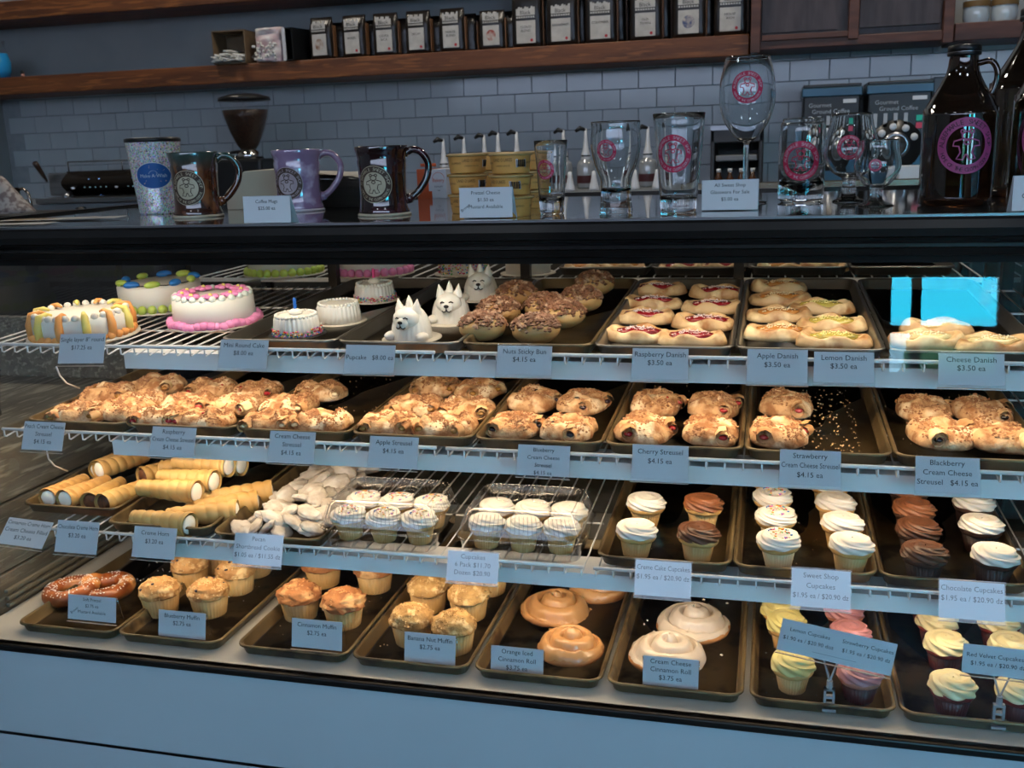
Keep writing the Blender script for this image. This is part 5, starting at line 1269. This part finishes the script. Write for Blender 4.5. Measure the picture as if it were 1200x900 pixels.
# cinnamon rolls
roll_m = mat('cinnamon_roll_dough', 'a87444', '8f5f36', 20, .6, bump=.5, bscale=80)
def roll_meshes(seed, icing):
    R, H_ = .053, .034; tn = 2.6
    def hgt(x, y):
        r = math.hypot(x, y); th = math.atan2(y, x); ph = (r / R) * tn - th / (2 * PI) + seed * .3; w = ph - math.floor(ph)
        sp = abs(2 * w - 1)
        return H_ * (1 - min(1, r / R) ** 3.2 * .75) * 1.0 - .012 * math.exp(-((1 - sp) / .30) ** 2) + .010 * math.exp(-(r / .012) ** 2) + .003 * nz3(x, y, 0, 40, seed) + .0016 * nz3(x, y, 0, 110, seed)
    def base(u, v):
        th = u * 2 * PI; rr = R * min(1, v / .75) * (1 + .05 * nz3(math.cos(th), math.sin(th), 0, 1.5, seed) + .04 * math.cos(th - 1))
        x, y = rr * math.cos(th), rr * math.sin(th)
        if v > .75: t = (v - .75) / .25; return (x * (1 + .03 * math.sin(t * PI)), y * (1 + .03 * math.sin(t * PI)), max(0, hgt(x, y) * (1 - t)))
        return (x, y, hgt(x, y))
    a = MB().grid(64, 34, lambda u, v: base(u, .004 + .996 * v), cu=True)
    def ic(u, v):
        th = u * 2 * PI; drip = .92 + .16 * abs(nz3(math.cos(th), math.sin(th), 0, 2.4, seed + 9)) + .10 * max(0, nz3(math.cos(th), math.sin(th), 0, 6, seed))
        vv = v * min(1, .78 * drip); x, y, z = base(u, .004 + vv)
        n_ = 1.015; e_ = .0022 if v < .97 else -.001
        return (x * n_, y * n_, z + e_)
    b = MB().grid(64, 34, ic, cu=True)
    return a.mesh('roll_dough', roll_m), b.mesh('icing', icing)
ic_o = mat('orange_glaze', 'b88a5a', 'ad7e50', 9, .3, coat=.3, sss=.1); ic_w = mat('cream_cheese_glaze', 'c2b8ac', 'b4a595', 9, .3, coat=.3, sss=.1)
for i, (u, v, ma, word, pos) in enumerate(((668, 763, ic_o, 'orange-iced', 'in front'), (651, 718, ic_o, 'orange-iced', 'in the middle'), (702, 693, ic_o, 'orange-iced', 'at the back right'), (783, 771, ic_w, 'white-iced', 'in front'), (812, 735, ic_w, 'white-iced', 'behind on the right'))):
    p = onp(0, u, v, .002); t = empty('cinnamon_roll', p, i * .9, '%s cinnamon roll, %s on its tray' % (word, pos), 'pastry', '%s cinnamon rolls' % word); s_ = (1.22, 1.34, 1.25, 1.34, 1.36)[i]; t.scale = (s_, s_, 1.12)
    a, b = roll_meshes(i, ma); objm('roll_dough', a, t); objm('icing', b, t)
p = onp(0, 765, 697, .002)

# pretzel
pz = mat('pretzel_crust', '9c5426', '6b3214', 26, .35, coat=.3, bump=.2, bscale=60, c3='c98a4e', c3scale=14)
p = onp(0, 105, 699, .002); t = empty('soft_pretzel', p, .42, 'salted brown soft pretzel on the tray in the bottom left corner', 'pretzel')
P = [(-.03, -.045), (.02, -.035), (.055, -.01), (.075, .03), (.05, .055), (.01, .05), (-.01, .02), (-.02, -.01), (-.05, -.03), (-.085, -.025), (-.105, .01), (-.09, .045), (-.05, .055), (-.02, .035), (-.005, .0), (.01, -.03), (.045, -.045)]
P = [(-.02, .035), (.005, .012), (.02, -.015), (.0, -.045), (-.05, -.055), (-.09, -.03), (-.10, .01), (-.075, .04), (-.03, .048), (.02, .04), (.07, .048), (.10, .02), (.095, -.02), (.06, -.045), (.02, -.045), (-.005, -.01), (.0, .02), (.03, .04)]
Q = smoothp(P, 6)
zt_ = lambda i, n_: .016 + .018 * (math.exp(-((i / n_ - .13) / .09) ** 2) + math.exp(-((i / n_ - .93) / .07) ** 2))
pts = [(x * .80, y * .92, zt_(i, len(Q))) for i, (x, y) in enumerate(Q)]
MB().tube(pts, lambda q: .009 + .0105 * math.sin(PI * q) ** .6, 16).build('pretzel_dough', pz, t)
s_ = MB(); random.seed(8)
for _ in range(430):
    i = random.randrange(6, len(pts) - 6); a = random.uniform(-.9, .9); q = i / (len(pts) - 1); r = .009 + .0105 * math.sin(PI * q) ** .6
    d = Vector(pts[i + 1]) - Vector(pts[i - 1]); n_ = Vector((-d.y, d.x, 0)).normalized()
    c = Vector(pts[i]) + n_ * r * math.sin(a) + Vector((0, 0, r * math.cos(a))); s_.chip(c, .0019)
o = s_.build('salt_grains', mat('salt_grain', ''), t, False); o['kind'] = 'stuff'

# ---------------------------------------------------------------- cakes
board = mat('cake_board', 'bdb6a8', None, rough=.4); bfrost = mat('cake_white_frosting', 'c9c5bd', None, rough=.5, sss=.1)
def cake_board(t, r): MB().lathe([(.0001, 0), (r, 0), (r, .003), (.0001, .003)], 48).build('cake_board', board, t)
def beads(n, R, z, r, ma, t, nm, a0=0, a1=2 * PI, sh=(1, 1, 1), wob=0):
    b = MB()
    for i in range(n):
        a = a0 + (a1 - a0) * i / n; b.ball((R * math.cos(a), R * math.sin(a), z + wob * math.sin(i * 1.3)), (r * sh[0], r * sh[1], r * sh[2]), 10, fn=lambda d: 1 + .12 * nz3(d.x, d.y, d.z, 3, i))
    return b.build(nm, ma, t)
lime = mat('lime_icing', '9fb54a', 'b3c45e', 20, .5); bluei = mat('blue_icing', '1f66b0', '2a78c4', 20, .45); pinki = mat('pink_icing', 'c870a0', 'd485b0', 20, .5); yel = mat('pale_yellow_icing', 'd6c46a', 'c8b860', 20, .5); peach = mat('peach_orange_icing', 'd28a44', 'dc9c5a', 20, .5)
def cakeT(name, u, v, label, k=1): p = onp(k, u, v, .0005); t = empty(name, p, 0, label, 'cake'); t.rotation_euler.x = math.atan(TILT); return t
# yellow and orange clown-trimmed cake
t = cakeT('round_cake', 99, 393, 'single-layer white cake trimmed with yellow and orange piped icing, top left'); cake_board(t, .112); R = .096; H_ = .05
MB().lathe([(.0001, .003), (R, .003), (R, H_ - .004), (R - .006, H_), (.0001, H_)], 64, rip=lambda th, j: 1 + .012 * math.cos(40 * th) * (j in (1, 2))).build('cake_body', bfrost, t)
beads(34, R + .003, .010, .009, peach, t, 'base_border', sh=(1, 1, .9)); beads(30, R - .008, H_ + .002, .008, bfrost, t, 'top_border')
for i in range(12):
    a = i * PI / 6 + .2; c, s_ = math.cos(a), math.sin(a)
    MB().tube([((R + .003) * c, (R + .003) * s_, .012), ((R + .004) * c, (R + .004) * s_, .035), ((R - .002) * c, (R - .002) * s_, H_ + .006), ((R - .018) * c, (R - .018) * s_, H_ + .010), ((R - .03) * c, (R - .03) * s_, H_ + .006)], lambda q: .0085 * (1 - .55 * q) + .0012 * math.sin(q * 30), 10).build('piped_ribbon', (yel, peach)[i % 2], t)
# white cake with blue and green bulbs
t = cakeT('round_cake', 190, 360, 'white cake with blue and green piped light bulbs, behind the pink-trimmed cake'); cake_board(t, .106); R = .094; H_ = .062
MB().lathe([(.0001, .003), (R, .003), (R, H_ - .004), (R - .006, H_), (.0001, H_)], 64).build('cake_body', bfrost, t); beads(26, R + .001, .011, .011, lime, t, 'base_border')
for i in range(10):
    a = i * 2 * PI / 10 + .1; MB().ball((0, 0, 0), (.0105, .019, .0085), 16, M=Matrix.Translation(((R - .012) * math.cos(a), (R - .012) * math.sin(a), H_ + .005)) @ Matrix.Rotation(a + .5, 4, 'Z')).build('icing_bulb', (lime, bluei)[i % 2], t)
MB().tube([((R - .012 + .006 * math.sin(i * 2)) * math.cos(i * PI / 20), (R - .012 + .006 * math.sin(i * 2)) * math.sin(i * PI / 20), H_ + .002) for i in range(40)], .0012, 5, True).build('icing_wire', blackm, t)
# pink trimmed cake
t = cakeT('round_cake', 253, 378, 'white cake with pink icing flowers and pink base trim, left of the mini cakes'); cake_board(t, .100); R = .088; H_ = .062
MB().lathe([(.0001, .003), (R, .003), (R * .97, H_ - .004), (R * .97 - .006, H_), (.0001, H_)], 64).build('cake_body', bfrost, t)
beads(44, R + .003, .009, .0095, pinki, t, 'base_border', wob=.0025, sh=(1.2, 1.2, 1)); beads(24, R - .010, H_ + .001, .008, mat('pale_aqua_icing', 'b5c0ba', 'c4c9c0', 20, .5), t, 'top_border')
for i in range(9):
    a = i * 2 * PI / 9 + .3; f = MB()
    for k in range(5): f.ball(((R - .026) * math.cos(a) + .012 * math.cos(k * 1.256), (R - .026) * math.sin(a) + .012 * math.sin(k * 1.256), H_ + .006), (.0085, .0085, .0045), 10)
    o = f.build('icing_flower', pinki, t); MB().ball(((R - .026) * math.cos(a), (R - .026) * math.sin(a), H_ + .009), .0045, 8).build('flower_centre', yel, o)
# mini cakes
def mini(u, v, label, candle=None, spr=None, dark=False, k=1):
    t = cakeT('mini_cake', u, v, label, k); R, H_ = .046, .040
    MB().lathe([(.0001, 0), (.058, 0), (.058, .0025), (.0001, .0025)], 40).build('cake_board', blackm if dark else board, t)
    MB().lathe([(.0001, .0025), (R * 1.02, .0025), (R * .98, H_ * .5), (R * .95, H_ - .006), (R * .90, H_), (R * .5, H_ + .002), (.0001, H_ + .002)], 120, rip=lambda th, j: 1 + (.026 * math.cos(30 * th) + .01 * math.cos(7 * th) if 0 < j < 5 else 0)).build('cake_body', bfrost, t)
    beads(34, R * .86, H_ + .001, .004, bfrost, t, 'top_border')
    MB().ball((0, 0, H_ + .006), (.014, .014, .008), 14).build('centre_rosette', bfrost, t) if candle else None
    if candle: MB().lathe([(.0035, H_ + .008), (.0035, H_ + .032), (.001, H_ + .036)], 8, rip=lambda th, j: 1 + .15 * math.cos(4 * th)).build('candle', candle, t)
    if spr:
        def f():
            a = random.uniform(0, 6.28); return Vector((R * 1.06 * math.cos(a), R * 1.06 * math.sin(a), .004 + .013 * random.random() ** 1.5))
        for me in sprinkle_mesh(spr, 320, f, .0016, .0034): o = objm('sprinkles', me, t); o['kind'] = 'stuff'
mini(349, 392, 'mini white cake with a blue candle and sprinkled base, front of the mini cakes', mat('blue_candle', '1450a0', None, rough=.4), 5, True)
mini(398, 377, 'plain fluted mini white cake in the middle of the mini cake tray')
mini(440, 352, 'mini white cake with a pink candle and sprinkled base, back of the mini cakes', mat('pink_candle', 'd04080', None, rough=.4), 6)
# dog face cakes
def dog_cake(u, v, rz, label):
    t = cakeT('dog_face_cake', u, v, label); t.rotation_euler.z = rz
    MB().lathe([(.0001, 0), (.058, 0), (.058, .0025), (.0001, .0025)], 40).build('cake_board', board, t)
    b = MB().grid(72, 26, lambda u_, v_: (lambda th, ph: (.040 * math.sin(ph) ** .8 * math.cos(th) * (1 + .02 * math.cos(24 * th)), .036 * math.sin(ph) ** .8 * math.sin(th) * (1 + .02 * math.cos(24 * th)) + .004 * (1 - v_), .0025 + .064 * (1 - (v_) ** 1.6)))(u_ * 2 * PI, (.02 + .98 * v_) * PI / 2), cu=True)
    b.build('body', bfrost, t)
    MB().ball((0, -.017, .042), (.027, .020, .022), 28, fn=lambda d: 1 + .015 * math.sin(20 * d.z)).build('face', bfrost, t)
    MB().ball((0, -.036, .036), (.014, .006, .012), 18).build('muzzle', bfrost, t)
    for s_ in (-1, 1):
        MB().lathe([(.011, .0), (.009, .008), (.005, .017), (.0005, .027)], 14, M=Matrix.Translation((s_ * .017, -.006, .054)) @ Matrix.Rotation(s_ * .15, 4, 'Y')).build('ear', bfrost, t)
        MB().ball((s_ * .034, -.022, .010), (.012, .016, .009), 14).build('paw', bfrost, t)
        MB().tube([(s_ * .013, -.0345, .0465), (s_ * .009, -.0375, .0495), (s_ * .005, -.0375, .0475)], .0013, 6).build('eye', blackm, t)
        MB().tube([(0, -.0425, .034), (s_ * .002, -.0425, .030), (s_ * .006, -.0415, .0285), (s_ * .0095, -.040, .031)], .0012, 6).build('mouth_line', blackm, t)
    MB().lathe([(.009, 0), (.006, .012), (.0005, .024)], 12, M=Matrix.Translation((0, .0, .062))).build('topknot', bfrost, t)
    MB().ball((0, -.0425, .0405), (.0055, .002, .0035), 12).build('nose', blackm, t); MB().tube([(0, -.043, .039), (0, -.043, .033)], .001, 6).build('nose_line', blackm, t)
dog_cake(483, 397, -.15, 'white dog-face cake in front, with black piped eyes and mouth')
dog_cake(529, 377, .1, 'white dog-face cake in the middle with a tiny pink collar')
dog_cake(564, 350, .15, 'white dog-face cake at the back, partly under the top trim')
# cakes on the rear rack
def rear_cake(x, R, trim, label, spr=None):
    t = empty('round_cake', (x, 1.02, 1.0775), 0, label, 'cake'); cake_board(t, R + .014)
    MB().lathe([(.0001, .003), (R, .003), (R, .06), (R - .006, .065), (.0001, .065)], 56).build('cake_body', bfrost if spr is None else bfrost, t)
    if trim: beads(28, R + .002, .012, .012, trim, t, 'base_border')
    if spr:
        def f():
            a = random.uniform(0, 6.28); return Vector((R * 1.01 * math.cos(a), R * 1.01 * math.sin(a), .005 + .035 * random.random()))
        for me in sprinkle_mesh(spr, 500, f, .002, .004): o = objm('sprinkles', me, t); o['kind'] = 'stuff'
rear_cake(-1.33, .10, lime, 'rear rack cake with lime green trim, leftmost behind the top shelf')
rear_cake(-1.06, .10, pinki, 'rear rack cake with pink trim, behind the mini cakes')
rear_cake(-.80, .065, None, 'rear rack cake covered with coloured sprinkles', 9)
rear_cake(-.62, .06, None, 'rear rack plain pale cake, rightmost of the rear cakes')
# ---------------------------------------------------------------- price cards
card_m = mat('price_card', 'bfc3c8', None, rough=.6); sleeve = pane_mat('card_sleeve', (.93, .95, .97, 1), .07, .05)
edge_m = mat('sleeve_edge', 'a99a8c', None, rough=.3)
def card(x0, y0, x1, y1, yp, lines, label, tilt=.38, roll=0, stand=None, yaw=0, name='price_card', ls=None, thick=True):
    """hanging or standing price card; pixel box on the plane y = yp"""
    a, b_ = at(x0, (y0 + y1) / 2, y=yp), at(x1, (y0 + y1) / 2, y=yp); c = (a + b_) / 2; w = (b_ - a).length
    h = (at((x0 + x1) / 2, y0, y=yp) - at((x0 + x1) / 2, y1, y=yp)).length / max(.5, math.cos(tilt - .0)) * (.88 if tilt else 1)
    t = empty(name, c, 0, label, 'price card', None)
    t.rotation_euler = (-tilt if tilt else 0, roll, yaw)
    mm = .003
    MB().box((-w / 2 + mm * .3, -.0004, -h / 2 + mm * .3), (w / 2 - mm * .3, .0004, h / 2 - mm * .3)).build('card_sheet', card_m, t, False)
    if thick:
        MB().add([(-w / 2 - .001, -.0012, -h / 2 - .004), (w / 2 + .001, -.0012, -h / 2 - .004), (w / 2 + .001, -.0012, h / 2 + .002), (-w / 2 - .001, -.0012, h / 2 + .002)], [(0, 1, 2, 3)]).build('clear_sleeve', sleeve, t, False)
        MB().box((-w / 2 - .001, -.0016, -h / 2 - .0048), (w / 2 + .001, .0016, -h / 2 - .0036)).build('sleeve_edge', edge_m, t, False)
    b = MB(); n = len(lines); sz = ls or min(.0120, h * .70 / max(n, 2.2)); gap = min(h * .26, sz * 1.38)
    top = h * .30 if n > 1 else h * .05
    if n >= 3: top = h * .33
    for i, ln in enumerate(lines):
        if isinstance(ln, tuple): tx, dx, dz, rot, k = ln; text2d(b, tx, dx * w, dz * h, sz * k, w * .95, rot)
        else: text2d(b, ln, 0, top - i * gap, sz, w * .93)
    wrapped(b, lambda x, y, z: (x, -.0007, y)).build('lettering', ink, t, False)
    return t
R1, R2, R3 = SH[1][0] - .016, SH[2][0] - .016, SH[3][0] - .016
C = card
C(69, 390, 123, 427, R1, ['Single layer 8" round', '$17.25 ea'], 'price card reading Single layer 8 inch round, below the orange-trimmed cake', roll=-.03)
C(257, 397, 314, 433, R1, ['Mini Round Cake', '$8.00 ea'], 'price card reading Mini Round Cake')
C(404, 403, 463, 438, R1, ['Pupcake   $8.00 ea'], 'price card reading Pupcake')
C(582, 404, 647, 441, R1, ['Nuts Sticky Bun', '$4.15 ea'], 'price card reading Nuts Sticky Bun')
C(740, 407, 807, 446, R1, ['Raspberry Danish', '$3.50 ea'], 'price card reading Raspberry Danish')
C(875, 408, 947, 450, R1, ['Apple Danish', '$3.50 ea'], 'price card reading Apple Danish')
C(953, 411, 1025, 450, R1, ['Lemon Danish', '$3.50 ea'], 'price card reading Lemon Danish')
C(1099, 413, 1178, 453, R1, ['Cheese Danish', '$3.50 ea'], 'price card reading Cheese Danish')
C(27, 494, 75, 528, R2, ['Peach Cream Cheese', 'Streusel', '$4.15 ea'], 'price card reading Peach Cream Cheese Streusel')
C(177, 500, 229, 535, R2, ['Raspberry', 'Cream Cheese Streusel', '$4.15 ea'], 'price card reading Raspberry Cream Cheese Streusel')
C(315, 505, 369, 542, R2, ['Cream Cheese', 'Streusel', '$4.15 ea'], 'price card reading Cream Cheese Streusel')
C(432, 511, 490, 549, R2, ['Apple Streusel', '$4.15 ea'], 'price card reading Apple Streusel')
C(606, 521, 668, 558, R2, ['Blueberry', 'Cream Cheese', 'Streusel', '$4.15 ea'], 'price card reading Blueberry Cream Cheese Streusel')
C(740, 521, 807, 563, R2, ['Cherry Streusel', '$4.15 ea'], 'price card reading Cherry Streusel')
C(913, 527, 986, 570, R2, ['Strawberry', 'Cream Cheese Streusel', '$4.15 ea'], 'price card reading Strawberry Cream Cheese Streusel')
C(1072, 535, 1149, 579, R2, ['Blackberry', 'Cream Cheese', 'Streusel   $4.15 ea'], 'price card reading Blackberry Cream Cheese Streusel')
C(4, 612, 56, 637, R3, ['Cinnamon Creme Horn', 'Cream Cheese Filled', '$3.20 ea'], 'slanted price card reading Cinnamon Creme Horn', tilt=.8, roll=.05)
C(66, 611, 115, 648, R3, ['Chocolate Creme Horn', '$3.20 ea'], 'price card reading Chocolate Creme Horn')
C(156, 618, 206, 654, R3, ['Creme Horn', '$3.20 ea'], 'price card reading Creme Horn')
C(274, 626, 331, 662, R3, ['Pecan', 'Shortbread Cookie', '$1.05 ea / $11.55 dz'], 'price card reading Pecan Shortbread Cookie')
C(524, 647, 584, 682, R3, ['Cupcakes', '6 Pack $11.70', 'Dozen $20.90'], 'price card reading Cupcakes 6 Pack, below the clear boxes')
C(744, 658, 810, 699, R3, ['Creme Cake Cupcakes', '$1.95 ea / $20.90 dz'], 'price card reading Creme Cake Cupcakes')
C(927, 668, 997, 712, R3, ['Sweet Shop', 'Cupcakes', '$1.95 ea / $20.90 dz'], 'price card reading Sweet Shop Cupcakes')
C(1100, 682, 1178, 726, R3, ['Chocolate Cupcakes', '$1.95 ea / $20.90 dz'], 'price card reading Chocolate Cupcakes, in a cloudy sleeve')
def stand_card(x0, y0, x1, y1, yp, lines, label):
    t = C(x0, y0, x1, y1, yp, lines, label, tilt=.22); w = (at(x1, y1, y=yp) - at(x0, y1, y=yp)).length; h = .05
    MB().tube([(-w / 2, .001, .024), (-w / 2 + .004, .03, -.024), (w / 2 - .004, .03, -.024), (w / 2, .001, .024)], .0009, 5).build('clear_easel', ribm, t)
D_ = .062
stand_card(80, 698, 136, 728, D_, ['Soft Pretzel', '$2.75 ea', 'Mustard Available', ('Brown', -.36, -.12, .65, .85)], 'price card reading Soft Pretzel, Brown Mustard Available')
stand_card(186, 716, 241, 748, D_, ['Blueberry Muffin', '$2.75 ea'], 'price card reading Blueberry Muffin')
stand_card(342, 726, 401, 761, D_, ['Cinnamon Muffin', '$2.75 ea'], 'price card reading Cinnamon Muffin')
stand_card(474, 742, 534, 778, D_, ['Banana Nut Muffin', '$2.75 ea'], 'price card reading Banana Nut Muffin')
stand_card(575, 758, 637, 794, D_, ['Orange Iced', 'Cinnamon Roll', '$3.75 ea'], 'price card reading Orange Iced Cinnamon Roll')
stand_card(753, 770, 819, 806, D_, ['Cream Cheese', 'Cinnamon Roll', '$3.75 ea'], 'price card reading Cream Cheese Cinnamon Roll')
# two wide signs on clip stands
clip_m = mat('clear_acrylic_clip', 'b5bcc4', None, rough=.08, trans=.5, ior=1.35, coat=.5)
def clip_sign(x0, y0, x1, y1, roll, lines, label, ub, vb, yp=.05, ls=.0095):
    t = card(x0, y0, x1, y1, yp, lines, label, tilt=.12, roll=roll, ls=ls)
    base = at(ub, vb, y=yp - .004); c = t.location
    inv = (Matrix.Translation(c) @ t.rotation_euler.to_matrix().to_4x4()).inverted()
    b = MB()
    top = Vector((base.x, yp - .003, c.z - .022)); zb = base.z
    b.box((base.x - .011, yp - .012, zb), (base.x + .011, yp + .012, zb + .004)); b.box((base.x - .009, yp - .006, zb), (base.x - .005, yp + .004, zb + .04)); b.box((base.x + .005, yp - .006, zb), (base.x + .009, yp + .004, zb + .04))
    for k in range(3): b.box((base.x - .009, yp - .006, zb + .008 + .014 * k), (base.x + .009, yp + .003, zb + .012 + .014 * k))
    b.cyl((base.x, yp - .001, zb + .04), .005, .014, 12)
    b.tube([(base.x, yp, zb + .052), (base.x - .012, yp, top.z - .0), (base.x - .03, yp, top.z + .004)], .0018, 6); b.tube([(base.x, yp, zb + .052), (base.x + .012, yp, top.z - .004), (base.x + .035, yp, top.z - .006)], .0018, 6)
    b.v = [tuple(inv @ Vector(p)) for p in b.v]; b.build('clip_stand', clip_m, t, False)
clip_sign(912, 737, 1050, 779, .165, [('Lemon Cupcakes', -.24, .22, 0, 1), ('$1.90 ea / $20.90 doz', -.24, -.05, 0, 1), ('Strawberry Cupcakes', .26, .22, 0, 1), ('$1.95 ea / $20.90 dz', .26, -.05, 0, 1), ('___________________', 0, -.25, 0, .8)], 'wide tilted sign on a clip stand reading Lemon Cupcakes and Strawberry Cupcakes', 971, 832)
clip_sign(1127, 757, 1225, 795, .03, [('Red Velvet Cupcakes', -.1, .15, 0, 1.05), ('$1.95 ea / $20.90 dz', -.06, -.12, 0, 1.05)], 'sign on a clip stand reading Red Velvet Cupcakes at the right edge', 1169, 852)
# cards standing on the counter top
def counter_card(x0, y0, x1, y1, lines, label, ls=.0085, yaw=0, th=.06):
    p = at((x0 + x1) / 2, y1, z=ZT); t = card(x0, y0, x1, y1, p.y, lines, label, tilt=0, yaw=yaw, name='counter_sign', ls=ls, thick=False)
    a, b_ = at(x0, y1, y=p.y), at(x1, y1, y=p.y); w = (b_ - a).length; h = at(x0, y0, y=p.y).z - a.z
    t.location.z = ZT + h / 2 + .0005; t.rotation_euler.x = -.08
    MB().add([(-w / 2, .0006, h / 2), (w / 2, .0006, h / 2), (w / 2, .03, -h / 2), (-w / 2, .03, -h / 2)], [(0, 1, 2, 3)]).build('folded_back', card_m, t, False)
counter_card(285, 230, 341, 262, ['Coffee Mugs', '$25.00 ea'], 'small white sign reading Coffee Mugs, between the brown and lavender mugs')
counter_card(538, 220, 601, 256, ['Pretzel Cheese', '$1.50 ea', 'Mustard Available', ('Brown', -.38, -.15, .65, .85)], 'small white sign reading Pretzel Cheese in front of the yellow cups')
counter_card(822, 211, 889, 247, ['All Sweet Shop', 'Glassware For Sale', '$5.00 ea'], 'small white sign reading Glassware For Sale in front of the wine glass')
counter_card(1186, 206, 1245, 248, [('Growlers', -.02, -.06, 0, 1)], 'white sign reading Growlers at the right edge in front of the brown jugs', ls=.010)
